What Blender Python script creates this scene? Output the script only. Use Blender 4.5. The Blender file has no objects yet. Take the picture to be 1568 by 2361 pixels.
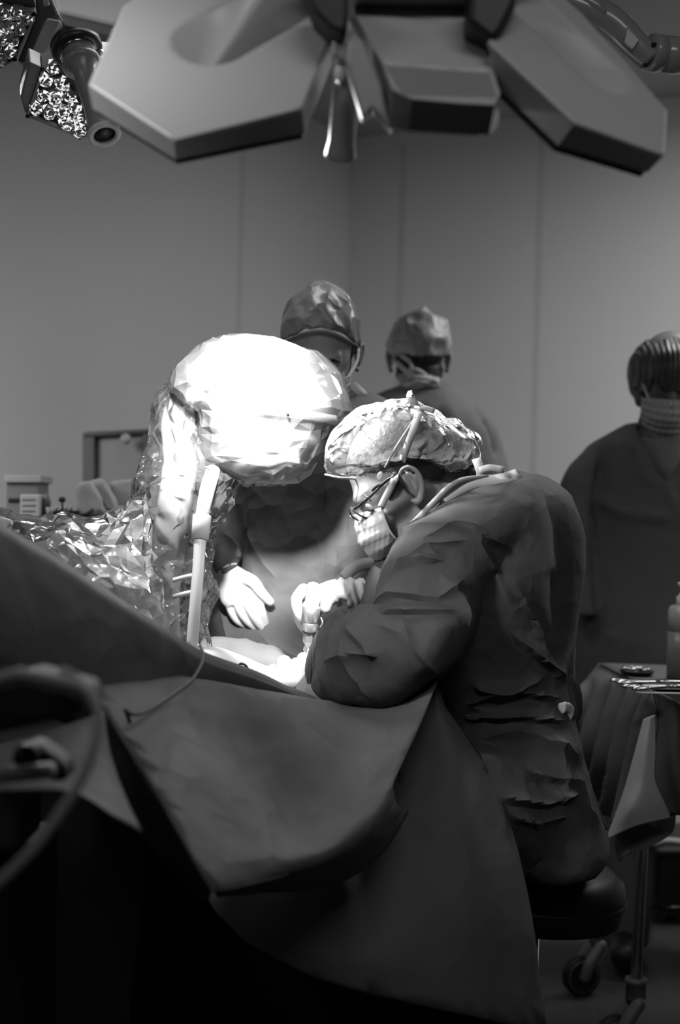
import bpy, bmesh, math, random
import numpy as np
from mathutils import Vector, Matrix

# ------------------------------------------------------------------ camera
FPX = 3279.0
CAM = np.array([0.0, 0.0, 1.2])
PITCH, ROLL = math.radians(0.35), math.radians(1.5)
FWD = np.array([0.0, math.cos(PITCH), math.sin(PITCH)])
_R0 = np.array([1.0, 0.0, 0.0]); _U0 = np.array([0.0, -math.sin(PITCH), math.cos(PITCH)])
RGT = math.cos(ROLL) * _R0 + math.sin(ROLL) * _U0
UPV = -math.sin(ROLL) * _R0 + math.cos(ROLL) * _U0
scene = bpy.context.scene
cam_data = bpy.data.cameras.new('camera')
cam = bpy.data.objects.new('camera', cam_data)
scene.collection.objects.link(cam)
M = Matrix([[RGT[i], UPV[i], -FWD[i], CAM[i]] for i in range(3)] + [[0, 0, 0, 1]])
cam.matrix_world = M
cam_data.sensor_fit = 'VERTICAL'; cam_data.sensor_height = 36.0; cam_data.lens = 50.0
cam_data.clip_start = 0.05; cam_data.clip_end = 60
cam_data.dof.use_dof = True; cam_data.dof.focus_distance = 2.6; cam_data.dof.aperture_fstop = 2.6
scene.camera = cam
# ------------------------------------------------------------------ view + world
scene.view_settings.view_transform = 'Standard'
scene.view_settings.look = 'None'
scene.view_settings.gamma = 1.0
scene.view_settings.exposure = 0.0
scene.view_settings.use_curve_mapping = False
scene.cycles.max_bounces = 8
scene.cycles.transparent_max_bounces = 12
scene.cycles.transmission_bounces = 4
scene.cycles.diffuse_bounces = 3
scene.cycles.glossy_bounces = 3
scene.cycles.caustics_reflective = False
scene.cycles.caustics_refractive = False
scene.cycles.sample_clamp_indirect = 4.0
world = bpy.data.worlds.new('world'); scene.world = world; world.use_nodes = True
world.node_tree.nodes['Background'].inputs[0].default_value = (1, 1, 1, 1)
world.node_tree.nodes['Background'].inputs[1].default_value = 0.025

def P(px, py, d):
    return CAM + d * (FWD + RGT * (px - 784.0) / FPX + UPV * (1180.5 - py) / FPX)
def PX(v):
    """world (n,3) -> pixel x, pixel y, depth"""
    q = np.asarray(v, float) - CAM
    d = q @ FWD
    return 784 + FPX * (q @ RGT) / d, 1180.5 - FPX * (q @ UPV) / d, d
def on_plane(px, py, p0, n):
    r = P(px, py, 1.0) - CAM
    t = np.dot(np.asarray(p0) - CAM, n) / np.dot(r, n)
    return CAM + r * t

def look_rot(src, dst):
    return Vector(np.asarray(dst) - np.asarray(src)).to_track_quat('-Z', 'Y').to_euler()
def spot(name, src, dst, power, angle, blend=0.5, radius=0.06):
    l = bpy.data.lights.new(name, 'SPOT'); l.energy = power; l.spot_size = math.radians(angle)
    l.spot_blend = blend; l.shadow_soft_size = radius
    o = bpy.data.objects.new(name, l); scene.collection.objects.link(o)
    o.location = Vector(src); o.rotation_euler = look_rot(src, dst); return o
def area(name, src, dst, power, sx, sy, spread=180):
    l = bpy.data.lights.new(name, 'AREA'); l.energy = power; l.shape = 'RECTANGLE'; l.size = sx; l.size_y = sy
    l.spread = math.radians(spread)
    o = bpy.data.objects.new(name, l); scene.collection.objects.link(o)
    o.location = Vector(src); o.rotation_euler = look_rot(src, dst); return o

# surgical lamp beams: pods of the near lamp head and of the far one
spot('lamp_beam', P(470, 330, 1.86), P(565, 975, 2.66), 270, 24, 0.45)
spot('lamp_beam', P(900, 360, 1.96), P(625, 1420, 2.68), 125, 19, 0.7)
spot('lamp_beam', P(190, 280, 2.58), P(840, 1000, 2.56), 360, 18, 0.5)
spot('lamp_beam', P(640, 330, 1.92), P(792, 330, 1.80), 1.6, 70, 0.6, .02)
spot('lamp_beam', P(60, 190, 2.66), P(170, 1300, 1.90), 100, 34, 0.7)
spot('lamp_beam', P(60, 200, 2.64), P(405, 1260, 2.55), 115, 24, 0.6)
# unseen fill lights added out of frame to set wall, lamp shell and gown brightness
area('overhead_fill', (1.7, 4.1, 2.85), (1.7, 4.1, 0), 38, 1.0, 0.6)
area('overhead_fill', (0.6, 4.5, 2.92), (0.6, 4.5, 0), 3.0, 0.8, 0.5)
area('overhead_fill', (-0.25, 2.9, 2.42), (-0.25, 2.9, 0), 4.5, 0.6, 0.5, 120)
area('overhead_fill', (0.55, 0.0, 2.80), (0.40, 1.75, 1.60), 2.5, 1.4, 0.3, 70)
area('overhead_fill', (-1.5, 0.6, 2.60), (0.2, 2.4, 1.0), 0.7, 0.8, 0.5, 60)
area('overhead_fill', (-1.0, 1.25, 2.15), (0.32, 2.5, 1.05), 1.15, 0.35, 0.3, 34)
area('wall_fill', (2.3, 3.2, 1.9), (2.0, 5.0, 1.2), 9, 0.5, 0.4, 120)  # unseen fills added to brighten the lower walls
area('wall_fill', (-1.35, 3.1, 1.7), (-1.25, 4.6, 0.8), 6, 0.5, 0.4, 120)

# ------------------------------------------------------------------ materials
_mats = {}
def mat(name, g, rough=0.6, spec=0.5, metal=0.0, bump=None, emit=0.0, sheen=0.0, var=0.0, varscale=6.0, trans=0.0, tint=None):
    """grey principled material; g is linear reflectance. bump=(kind, scale, strength, distance)"""
    if name in _mats: return _mats[name]
    m = bpy.data.materials.new(name); m.use_nodes = True
    nt = m.node_tree; N = nt.nodes; L = nt.links
    b = N['Principled BSDF']
    b.inputs['Base Color'].default_value = (g, g, g, 1)
    b.inputs['Roughness'].default_value = rough
    b.inputs['Metallic'].default_value = metal
    b.inputs['Specular IOR Level'].default_value = spec
    if sheen: b.inputs['Sheen Weight'].default_value = sheen
    if emit:
        b.inputs['Emission Color'].default_value = (1, 1, 1, 1); b.inputs['Emission Strength'].default_value = emit
    if trans: b.inputs['Transmission Weight'].default_value = trans
    tc = N.new('ShaderNodeTexCoord')
    if var:
        nz = N.new('ShaderNodeTexNoise'); nz.inputs['Scale'].default_value = varscale; nz.inputs['Detail'].default_value = 5
        L.new(tc.outputs['Object'], nz.inputs['Vector'])
        mr = N.new('ShaderNodeMapRange'); mr.inputs[1].default_value = 0.3; mr.inputs[2].default_value = 0.7
        mr.inputs[3].default_value = g * (1 - var); mr.inputs[4].default_value = g * (1 + var)
        L.new(nz.outputs[0], mr.inputs[0])
        cc = N.new('ShaderNodeCombineColor')
        for i in range(3): L.new(mr.outputs[0], cc.inputs[i])
        L.new(cc.outputs[0], b.inputs['Base Color'])
    if bump:
        hs = None
        for kind, sc, st, dist in (bump if isinstance(bump, list) else [bump]):
            if kind == 'noise':
                t = N.new('ShaderNodeTexNoise'); t.inputs['Scale'].default_value = sc; t.inputs['Detail'].default_value = 4; o = t.outputs[0]
            elif kind == 'crumple':
                t = N.new('ShaderNodeTexVoronoi'); t.feature = 'F1'; t.inputs['Scale'].default_value = sc; o = t.outputs['Distance']
            else:
                t = N.new('ShaderNodeTexWave'); t.inputs['Scale'].default_value = sc; t.inputs['Distortion'].default_value = 2; o = t.outputs[1]
            if kind == 'crumple':
                w = N.new('ShaderNodeTexNoise'); w.inputs['Scale'].default_value = sc * .6
                mx = N.new('ShaderNodeVectorMath'); mx.operation = 'MULTIPLY_ADD'
                L.new(w.outputs['Color'], mx.inputs[0]); mx.inputs[1].default_value = (1.2 / sc,) * 3
                L.new(tc.outputs['Object'], w.inputs['Vector']); L.new(tc.outputs['Object'], mx.inputs[2])
                L.new(mx.outputs[0], t.inputs['Vector'])
            else:
                L.new(tc.outputs['Object'], t.inputs['Vector'])
            bn = N.new('ShaderNodeBump'); bn.inputs['Strength'].default_value = st; bn.inputs['Distance'].default_value = dist
            L.new(o, bn.inputs['Height'])
            if hs: L.new(hs, bn.inputs['Normal'])
            hs = bn.outputs[0]
        L.new(hs, b.inputs['Normal'])
    _mats[name] = m
    return m
def film(name, clear=0.7, white=0.8, rough=0.15, bump=None, transl=0.35, gloss=0.25, veins=0.0, vscale=12.0):
    """thin plastic film or nonwoven: part see-through, part scattering, part shiny"""
    if name in _mats: return _mats[name]
    m = bpy.data.materials.new(name); m.use_nodes = True
    nt = m.node_tree; N = nt.nodes; L = nt.links; N.remove(N['Principled BSDF'])
    out = N['Material Output']
    tr = N.new('ShaderNodeBsdfTransparent'); df = N.new('ShaderNodeBsdfDiffuse'); df.inputs[0].default_value = (white,) * 3 + (1,)
    tl = N.new('ShaderNodeBsdfTranslucent'); tl.inputs[0].default_value = (white,) * 3 + (1,)
    gl = N.new('ShaderNodeBsdfAnisotropic'); gl.inputs['Roughness'].default_value = rough
    m1 = N.new('ShaderNodeMixShader'); m1.inputs[0].default_value = transl
    L.new(df.outputs[0], m1.inputs[1]); L.new(tl.outputs[0], m1.inputs[2])
    m2 = N.new('ShaderNodeMixShader'); m2.inputs[0].default_value = clear
    L.new(m1.outputs[0], m2.inputs[1]); L.new(tr.outputs[0], m2.inputs[2])
    if veins:
        tv = N.new('ShaderNodeTexCoord'); nv = N.new('ShaderNodeTexNoise'); nv.noise_type = 'RIDGED_MULTIFRACTAL'
        nv.inputs['Scale'].default_value = vscale; nv.inputs['Detail'].default_value = 3; nv.inputs['Distortion'].default_value = .6
        L.new(tv.outputs['Object'], nv.inputs['Vector'])
        mv = N.new('ShaderNodeMapRange'); mv.inputs[1].default_value = .35; mv.inputs[2].default_value = 1.25
        mv.inputs[3].default_value = min(clear + .12, .95); mv.inputs[4].default_value = max(clear - veins, 0)
        L.new(nv.outputs[0], mv.inputs[0]); L.new(mv.outputs[0], m2.inputs[0])
    m3 = N.new('ShaderNodeMixShader')
    fr = N.new('ShaderNodeLayerWeight'); fr.inputs[0].default_value = gloss
    L.new(fr.outputs['Fresnel'], m3.inputs[0])
    L.new(m2.outputs[0], m3.inputs[1]); L.new(gl.outputs[0], m3.inputs[2])
    L.new(m3.outputs[0], out.inputs[0])
    if bump:
        tc = N.new('ShaderNodeTexCoord'); hs = None
        for kind, sc, st, dist in bump:
            if kind == 'crumple':
                t = N.new('ShaderNodeTexVoronoi'); t.inputs['Scale'].default_value = sc; o = t.outputs['Distance']
                w = N.new('ShaderNodeTexNoise'); w.inputs['Scale'].default_value = sc * .6
                mx = N.new('ShaderNodeVectorMath'); mx.operation = 'MULTIPLY_ADD'
                L.new(w.outputs['Color'], mx.inputs[0]); mx.inputs[1].default_value = (1.5 / sc,) * 3
                L.new(tc.outputs['Object'], w.inputs['Vector']); L.new(tc.outputs['Object'], mx.inputs[2]); L.new(mx.outputs[0], t.inputs['Vector'])
            else:
                t = N.new('ShaderNodeTexNoise'); t.inputs['Scale'].default_value = sc; o = t.outputs[0]; L.new(tc.outputs['Object'], t.inputs['Vector'])
            bn = N.new('ShaderNodeBump'); bn.inputs['Strength'].default_value = st; bn.inputs['Distance'].default_value = dist
            L.new(o, bn.inputs['Height'])
            if hs: L.new(hs, bn.inputs['Normal'])
            hs = bn.outputs[0]
        for s_ in (df, tl, gl): L.new(hs, s_.inputs['Normal'])
    _mats[name] = m
    return m

# ------------------------------------------------------------------ objects
def empty(name, loc, label, cat, group=None):
    o = bpy.data.objects.new(name, None); scene.collection.objects.link(o)
    o.location = Vector(loc); o.empty_display_size = 0.05
    tag(o, label, cat, group); return o
def tag(o, label, cat, group=None, kind=None):
    o['label'] = label; o['category'] = cat
    if group: o['group'] = group
    if kind: o['kind'] = kind
    return o
def obj(name, vf, m, parent=None, smooth=True, label=None):
    v, f = vf
    me = bpy.data.meshes.new(name)
    me.from_pydata([tuple(map(float, p)) for p in v], [], [tuple(map(int, q)) for q in f])
    me.validate(); me.update()
    if smooth: me.polygons.foreach_set('use_smooth', [True] * len(me.polygons))
    if m: me.materials.append(m)
    o = bpy.data.objects.new(name, me); scene.collection.objects.link(o)
    if parent:
        o.parent = parent
        o.matrix_parent_inverse = Matrix.Translation(-parent.location)
    if label: o['label'] = label
    return o
def struct(name, vf, m, smooth=False):
    o = obj(name, vf, m, None, smooth); o['kind'] = 'structure'; return o
def solid(o, t, offset=0.0):
    md = o.modifiers.new('solid', 'SOLIDIFY'); md.thickness = t; md.offset = offset; return o
def bevel(o, w, seg=2):
    md = o.modifiers.new('bevel', 'BEVEL'); md.width = w; md.segments = seg; md.limit_method = 'ANGLE'; md.angle_limit = math.radians(35); return o
def join(*parts):
    V = []; F = []; k = 0
    for v, f in parts:
        V.extend([tuple(p) for p in v]); F.extend([tuple(i + k for i in q) for q in f]); k = len(V)
    return np.array(V), F
def box(c, s, R=None):
    c = np.asarray(c, float); s = np.asarray(s, float) / 2
    v = np.array([[x, y, z] for x in (-1, 1) for y in (-1, 1) for z in (-1, 1)]) * s
    if R is not None: v = v @ np.asarray(R).T
    return v + c, [(0, 1, 3, 2), (4, 6, 7, 5), (0, 4, 5, 1), (2, 3, 7, 6), (0, 2, 6, 4), (1, 5, 7, 3)]
def rings_to_mesh(rings, cap=True, closed=True):
    n = len(rings[0]); V = np.concatenate(rings); F = []
    for i in range(len(rings) - 1):
        for j in range(n if closed else n - 1):
            a = i * n + j; b = i * n + (j + 1) % n
            F.append((a, b, b + n, a + n))
    if cap and closed:
        F.append(tuple(range(n))[::-1]); F.append(tuple(range((len(rings) - 1) * n, len(rings) * n)))
    return V, F
def cr(pts, sub):
    """catmull-rom resample of a list of parameter vectors"""
    p = np.array(pts, float); out = []
    q = np.vstack([2 * p[0] - p[1], p, 2 * p[-1] - p[-2]])
    for i in range(1, len(q) - 2):
        for k in range(sub):
            t = k / sub
            out.append(0.5 * ((2 * q[i]) + (-q[i-1] + q[i+1]) * t + (2*q[i-1] - 5*q[i] + 4*q[i+1] - q[i+2]) * t*t + (-q[i-1] + 3*q[i] - 3*q[i+1] + q[i+2]) * t**3))
    out.append(p[-1]); return np.array(out)
def loft(sections, n=28, sub=4, p=2.2, cap=True):
    """sections (xl,yl,xr,yr,depth,halfdepth): elliptical body sections between two silhouette points"""
    S = cr(sections, sub) if sub > 1 else np.array(sections, float)
    rings = []
    th = np.linspace(0, 2 * math.pi, n, endpoint=False)
    ct = np.sign(np.cos(th)) * np.abs(np.cos(th)) ** (2 / p); st = np.sign(np.sin(th)) * np.abs(np.sin(th)) ** (2 / p)
    for xl, yl, xr, yr, d, h in S:
        a = P(xl, yl, d); b = P(xr, yr, d); c = (a + b) / 2
        rings.append(c + np.outer(ct, (b - a) / 2) + np.outer(st, np.array([0, -1.0, 0]) * max(h, .002)))
    return rings_to_mesh(rings, cap)
def frames(pts):
    pts = np.asarray(pts, float)
    T = np.gradient(pts, axis=0); T /= np.linalg.norm(T, axis=1)[:, None] + 1e-12
    u = np.cross(T[0], [0, 0, 1.0])
    if np.linalg.norm(u) < .1: u = np.cross(T[0], [0, 1.0, 0])
    u /= np.linalg.norm(u); U = []
    for t in T:
        u = u - t * np.dot(u, t); u /= np.linalg.norm(u); U.append(u)
    U = np.array(U); return T, U, np.cross(T, U)
def tube(pts, r, n=16, sub=1, flat=1.0, cap=True, up=None):
    pts = np.asarray(pts, float); r = np.full(len(pts), r) if np.isscalar(r) else np.asarray(r, float)
    if sub > 1:
        q = cr(np.column_stack([pts, r]), sub); pts, r = q[:, :3], q[:, 3]
    T, U, W = frames(pts)
    if up is not None:
        W = np.array([np.asarray(up) - t * np.dot(up, t) for t in T]); W /= np.linalg.norm(W, axis=1)[:, None]; U = np.cross(W, T)
    th = np.linspace(0, 2 * math.pi, n, endpoint=False)
    rings = [pts[i] + r[i] * (np.outer(np.cos(th), U[i]) + flat * np.outer(np.sin(th), W[i])) for i in range(len(pts))]
    return rings_to_mesh(rings, cap)
def capsule(pts, r, n=14, sub=3, flat=1.0, up=None):
    """tube with rounded ends"""
    pts = np.asarray(pts, float); r = np.full(len(pts), r) if np.isscalar(r) else np.asarray(r, float)
    if sub > 1 and len(pts) > 2:
        q = cr(np.column_stack([pts, r]), sub); pts, r = q[:, :3], q[:, 3]
    a = pts[0] - pts[1]; a /= np.linalg.norm(a); b = pts[-1] - pts[-2]; b /= np.linalg.norm(b)
    A = [(pts[0] + a * r[0] * math.sin(t), r[0] * math.cos(t)) for t in (1.5, 1.15, .75, .35)]
    B = [(pts[-1] + b * r[-1] * math.sin(t), r[-1] * math.cos(t)) for t in (.35, .75, 1.15, 1.5)]
    pp = [x[0] for x in A] + list(pts) + [x[0] for x in B]; rr = [x[1] for x in A] + list(r) + [x[1] for x in B]
    return tube(pp, rr, n, 1, flat, True, up)
def ellipsoid(c, r, R=None, nu=28, nv=18):
    rings = []
    for i in range(nv + 1):
        ph = -math.pi / 2 + math.pi * min(max(i / nv, .006), .994)
        th = np.linspace(0, 2 * math.pi, nu, endpoint=False)
        rings.append(np.column_stack([np.cos(th) * math.cos(ph), np.sin(th) * math.cos(ph), np.full(nu, math.sin(ph))]) * np.asarray(r))
    v, f = rings_to_mesh(rings)
    if R is not None: v = v @ np.asarray(R).T
    return v + np.asarray(c), f
def lathe(p0, axis, prof, n=40, cap=True):
    """prof: list of (distance along axis, radius)"""
    axis = np.asarray(axis, float); axis /= np.linalg.norm(axis)
    u = np.cross(axis, [0, 1.0, 0]); 
    if np.linalg.norm(u) < .1: u = np.cross(axis, [1.0, 0, 0])
    u /= np.linalg.norm(u); w = np.cross(axis, u)
    th = np.linspace(0, 2 * math.pi, n, endpoint=False)
    rings = [np.asarray(p0) + axis * a + r * (np.outer(np.cos(th), u) + np.outer(np.sin(th), w)) for a, r in prof]
    return rings_to_mesh(rings, cap)
def strip(pts, w, up, t=0.001, sub=3):
    """flat ribbon with thickness: pts 3d, half width w, up = surface normal hint"""
    pts = np.asarray(pts, float)
    if sub > 1: pts = cr(pts, sub)
    T, _, _ = frames(pts); up = np.asarray(up, float)
    rings = []
    for p, tt in zip(pts, T):
        nn = up - tt * np.dot(up, tt); nn /= np.linalg.norm(nn); s = np.cross(tt, nn)
        rings.append(np.array([p - s * w - nn * t, p + s * w - nn * t, p + s * w + nn * t, p - s * w + nn * t]))
    return rings_to_mesh(rings)

# ------------------------------------------------------------------ numpy noise + sculpting
_rs = np.random.RandomState(7)
_tab = _rs.rand(64, 64, 64)
def vnoise(p):
    p = np.asarray(p, float); i = np.floor(p).astype(int); f = p - i; f = f * f * (3 - 2 * f); i &= 63; j = (i + 1) & 63
    x0, y0, z0 = i.T; x1, y1, z1 = j.T; fx, fy, fz = f.T
    def l(a, b, t): return a + (b - a) * t
    return l(l(l(_tab[x0, y0, z0], _tab[x1, y0, z0], fx), l(_tab[x0, y1, z0], _tab[x1, y1, z0], fx), fy),
             l(l(_tab[x0, y0, z1], _tab[x1, y0, z1], fx), l(_tab[x0, y1, z1], _tab[x1, y1, z1], fx), fy), fz)
def ridged(p, seed=0):
    n = vnoise(p + seed * 7.3); return 1 - np.abs(2 * n - 1) * 2
def worley(p, seed=0):
    """F1 distance: cone shaped cells with sharp creases, like crumpled paper"""
    p = np.asarray(p, float) + seed * 3.7; i = np.floor(p).astype(int); best = np.full(len(p), 9.0)
    for dx in (-1, 0, 1):
        for dy in (-1, 0, 1):
            for dz in (-1, 0, 1):
                c = i + [dx, dy, dz]; k = c & 63
                q = c + np.column_stack([_tab[k[:, 0], k[:, 1], k[:, 2]], _tab[k[:, 1], k[:, 2], k[:, 0]], _tab[k[:, 2], k[:, 0], k[:, 1]]])
                best = np.minimum(best, np.linalg.norm(p - q, axis=1))
    return best
def fuse(parts, voxel, smooth=4, factor=0.5):
    """voxel union of overlapping shapes -> one continuous surface"""
    v, f = join(*parts) if isinstance(parts, list) else parts
    me = bpy.data.meshes.new('tmp'); me.from_pydata([tuple(map(float, q)) for q in v], [], f); me.update()
    o = bpy.data.objects.new('tmp', me); scene.collection.objects.link(o)
    bm = bmesh.new(); bm.from_mesh(me); bmesh.ops.recalc_face_normals(bm, faces=bm.faces); bm.to_mesh(me); bm.free()
    r = o.modifiers.new('r', 'REMESH'); r.mode = 'VOXEL'; r.voxel_size = voxel
    if smooth:
        s = o.modifiers.new('s', 'SMOOTH'); s.factor = factor; s.iterations = smooth
    dg = bpy.context.evaluated_depsgraph_get(); dg.update()
    m2 = bpy.data.meshes.new_from_object(o.evaluated_get(dg))
    V = np.empty(len(m2.vertices) * 3); m2.vertices.foreach_get('co', V); F = [tuple(q.vertices) for q in m2.polygons]
    bpy.data.objects.remove(o); bpy.data.meshes.remove(me); bpy.data.meshes.remove(m2)
    return V.reshape(-1, 3), F
def papery(v, f, ratio):
    """simplify a wrinkled surface to flat facets that meet in sharp folds"""
    me = bpy.data.meshes.new('tmp'); me.from_pydata(np.asarray(v).tolist(), [], f); me.update()
    o = bpy.data.objects.new('tmp', me); scene.collection.objects.link(o)
    m = o.modifiers.new('d', 'DECIMATE'); m.ratio = ratio
    dg = bpy.context.evaluated_depsgraph_get(); dg.update()
    m2 = bpy.data.meshes.new_from_object(o.evaluated_get(dg))
    V = np.empty(len(m2.vertices) * 3); m2.vertices.foreach_get('co', V); F = [tuple(q.vertices) for q in m2.polygons]
    bpy.data.objects.remove(o); bpy.data.meshes.remove(me); bpy.data.meshes.remove(m2)
    return V.reshape(-1, 3), F
def sharp(o, deg=36):
    o.data.set_sharp_from_angle(angle=math.radians(deg)); return o
def normals(v, f):
    me = bpy.data.meshes.new('tmpn'); me.from_pydata(v.tolist(), [], f); me.update()
    n = np.empty(len(v) * 3); me.vertices.foreach_get('normal', n); bpy.data.meshes.remove(me)
    return n.reshape(-1, 3)
def seg_dist(x, y, pts):
    """distance to a pixel polyline; also signed side and position along"""
    best = np.full(len(x), 1e9); side = np.zeros(len(x)); tt = np.zeros(len(x)); n = len(pts) - 1
    for k in range(n):
        ax, ay = pts[k]; bx, by = pts[k + 1]; dx, dy = bx - ax, by - ay; L2 = dx * dx + dy * dy
        t = np.clip(((x - ax) * dx + (y - ay) * dy) / L2, 0, 1)
        d = np.hypot(x - ax - t * dx, y - ay - t * dy); c = np.sign((x - ax) * dy - (y - ay) * dx)
        m = d < best; best[m] = d[m]; side[m] = c[m]; tt[m] = (k + t[m]) / n
    return best, side, tt
def creases(v, f, lines, front=None):
    """sharp cloth folds along lines: (pts, height m, width px). Ridge with one steep flank."""
    n = normals(v, f); x, y, d = PX(v); face = -(n @ FWD) > 0.05
    if front is not None: face &= (d < front)
    disp = np.zeros(len(v))
    for L in lines:
        pts, h, w = L[:3]
        dd, sd, t = seg_dist(x, y, pts)
        ww = np.where(sd > 0, w, w * 0.45)
        prof = np.exp(-dd / ww) * np.clip(np.minimum(t, 1 - t) * 6 + .25, 0, 1)
        disp += np.where(face, h * prof, 0)
    return v + n * disp[:, None], f
def crinkle(v, f, amp=0.004, freq=14.0, stretch=(1, 1, .45), seed=0, amp2=0.0015, freq2=45.0, mod=True):
    n = normals(v, f); q = v * np.asarray(stretch)
    w = np.column_stack([vnoise(v * 6 + 11 + seed), vnoise(v * 6 + 23 + seed), vnoise(v * 6 + 37 + seed)]) * .12
    a = (ridged((q + w) * freq, seed) * .6 + (worley((q + w) * freq * .8, seed) - .5) * 1.4)
    b = (worley((v + w) * freq2, seed + 3) - .5)
    m = np.clip(vnoise(v * 5 + seed + 50) * 1.8 - .3, .15, 1) if mod else 1
    return v + n * (amp * a * m + amp2 * b)[:, None], f

def net(rows, su=8, sv=8):
    """bicubic sheet through a control net of (px, py, depth)"""
    A = np.array(rows, float); m, n = A.shape[:2]
    B = np.array([cr(A[i], su) for i in range(m)]); B = np.array([cr(B[:, j], sv) for j in range(B.shape[1])]).transpose(1, 0, 2)
    V = np.array([[P(*q) for q in r] for r in B]); return rings_to_mesh(list(V), False, False)
def mask_mesh(o, R, s=1.0, z0=-.010, ln=.108, bulge=.0, n=44):
    """pleated mask moulded round nose and chin, in head coordinates"""
    rings = []
    for i in range(n + 1):
        t = i / n; z = z0 - t * ln
        rx = .090 + .014 * math.sin(math.pi * min(t * 1.5, 1)) - .034 * t ** 2.5; ry = .071 - .016 * t ** 2
        rip = .0016 * math.sin(t * 34) * (t > .12)
        ph = np.linspace(-1.30, 1.30, 37)
        x = .024 + (rx + rip) * np.cos(ph) ** .85; y = (ry + rip) * np.sin(ph)
        rings.append(np.column_stack([x, y, z + .012 * np.abs(np.sin(ph)) ** 3 * (1 - 2 * t) * -1 + .006 * np.cos(ph) * (t < .1)]))
    v, f = rings_to_mesh(rings, False, False)
    return (v * s) @ R.T + o, f
# ------------------------------------------------------------------ heads
def basis(fwd, up):
    """local (x forward, y left, z up) -> world"""
    x = np.asarray(fwd, float); x /= np.linalg.norm(x); z = np.asarray(up, float); z = z - x * np.dot(x, z); z /= np.linalg.norm(z)
    return np.column_stack([x, np.cross(z, x), z])
def head_mesh(o, R, s=1.0, voxel=0.004):
    E = lambda c, r, a=0: (np.asarray(c) , np.asarray(r))
    parts = []
    for c, r in [((-.012, 0, .048), (.100, .077, .086)), ((.030, 0, .012), (.068, .066, .085)), ((.042, 0, -.055), (.046, .050, .050)),
                 ((.070, 0, -.085), (.024, .026, .022)), ((.078, 0, .034), (.022, .052, .012)), ((.072, .036, -.020), (.022, .022, .020)),
                 ((.072, -.036, -.020), (.022, .022, .020)), ((.000, .045, -.045), (.040, .018, .036)), ((.000, -.045, -.045), (.040, .018, .036)),
                 ((.086, 0, -.052), (.018, .026, .016))]:
        parts.append(ellipsoid(c, r, None, 24, 16))
    parts.append(capsule([(.088, 0, .020), (.100, 0, -.002), (.112, 0, -.022)], [.009, .010, .013], 12))   # nose
    parts.append(ellipsoid((.100, .012, -.028), (.010, .008, .008))); parts.append(ellipsoid((.100, -.012, -.028), (.010, .008, .008)))
    for sgn in (1, -1):
        parts.append(ellipsoid((.083, sgn * .031, .004), (.012, .016, .0075)))     # closed lids looking down
        parts.append(capsule([(.096, sgn * .016, .022), (.094, sgn * .032, .026), (.080, sgn * .048, .020)], [.005, .006, .004], 8))  # brow
    v, f = fuse([(p[0], p[1]) for p in parts], voxel, 3)
    return (v * s) @ R.T + o, f
def ear_mesh(o, R, side, s=1.0):
    """rim, antihelix, bowl and lobe of one ear"""
    y = side * .074; pts = []
    rim = [(.000, y, .008), (.001, y + side * .006, .022), (-.007, y + side * .012, .031), (-.019, y + side * .015, .029), (-.026, y + side * .016, .014), (-.024, y + side * .013, -.003), (-.016, y + side * .008, -.016), (-.006, y + side * .005, -.024), (.001, y + side * .002, -.018)]
    a = capsule(rim, [.003, .0032, .0034, .0036, .0036, .0036, .0048, .006, .004], 10, 4)
    b = capsule([(-.014, y + side * .011, .021), (-.018, y + side * .012, .010), (-.014, y + side * .009, -.004), (-.006, y + side * .006, -.012)], [.003, .004, .004, .003], 8, 3)
    R2 = Matrix.Rotation(side * math.radians(28), 3, 'Z')
    c = ellipsoid((-.012, y + side * .005, .005), (.015, .0045, .025), R2)
    t = ellipsoid((.000, y + side * .005, .000), (.004, .005, .007))
    v, f = fuse([a, b, c, t], 0.0018, 2)
    return (v * s) @ R.T + o, f
def shell_on(v, f, keep, off):
    """patch of a surface pushed out along its normals (caps, masks)"""
    n = normals(v, f); k = keep(v); F = [q for q in f if all(k[i] for i in q)]
    used = sorted({i for q in F for i in q}); mp = {j: i for i, j in enumerate(used)}
    return (v + n * (off if np.isscalar(off) else off(v)[:, None]))[used], [tuple(mp[i] for i in q) for q in F]
# ------------------------------------------------------------------ the room
m_wall = mat('wall_paint', .5, .55, .3, var=.02, varscale=1.5)
m_seam = mat('panel_seam', .42, .6, .3)
m_floor = mat('floor_vinyl', .035, .55, .3, var=.25, varscale=60)
CORN = P(786, 1200, 6.5); CORN[2] = 0
uR = np.array([math.cos(math.radians(30)), -math.sin(math.radians(30)), 0]); uL = np.array([-math.cos(math.radians(60)), -math.sin(math.radians(60)), 0])
def wall(name, u, L, nrm):
    a = CORN.copy(); b = CORN + u * L; t = nrm * .1; H = np.array([0, 0, 2.95])
    v = [a, b, b + t, a + t, a + H, b + H, b + t + H, a + t + H]
    struct(name, (v, [(0, 1, 2, 3), (4, 5, 6, 7), (0, 1, 5, 4), (1, 2, 6, 5), (2, 3, 7, 6), (3, 0, 4, 7)]), m_wall)
nR = np.array([math.sin(math.radians(30)), math.cos(math.radians(30)), 0]); nL = np.array([-math.sin(math.radians(60)), math.cos(math.radians(60)), 0])
wall('wall_right', uR, 5.2, nR); wall('wall_left', uL, 7.2, nL)
def seam(name, u, nrm, t, w):
    c = CORN + u * t + nrm * .0032 + np.array([0, 0, 1.45]); R = np.column_stack([u, nrm, [0, 0, 1]])
    struct(name, box(c, (w, .008, 2.9), R), m_seam)
for i, (t, w) in enumerate([(.275, .03), (.935, .028), (1.60, .028), (2.26, .028)]): seam('trim_%d' % (i + 1), uR, nR, t, w)
for i, (t, w) in enumerate([(.87, .03)]): seam('trim_%d' % (i + 5), uL, nL, t, w)
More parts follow.
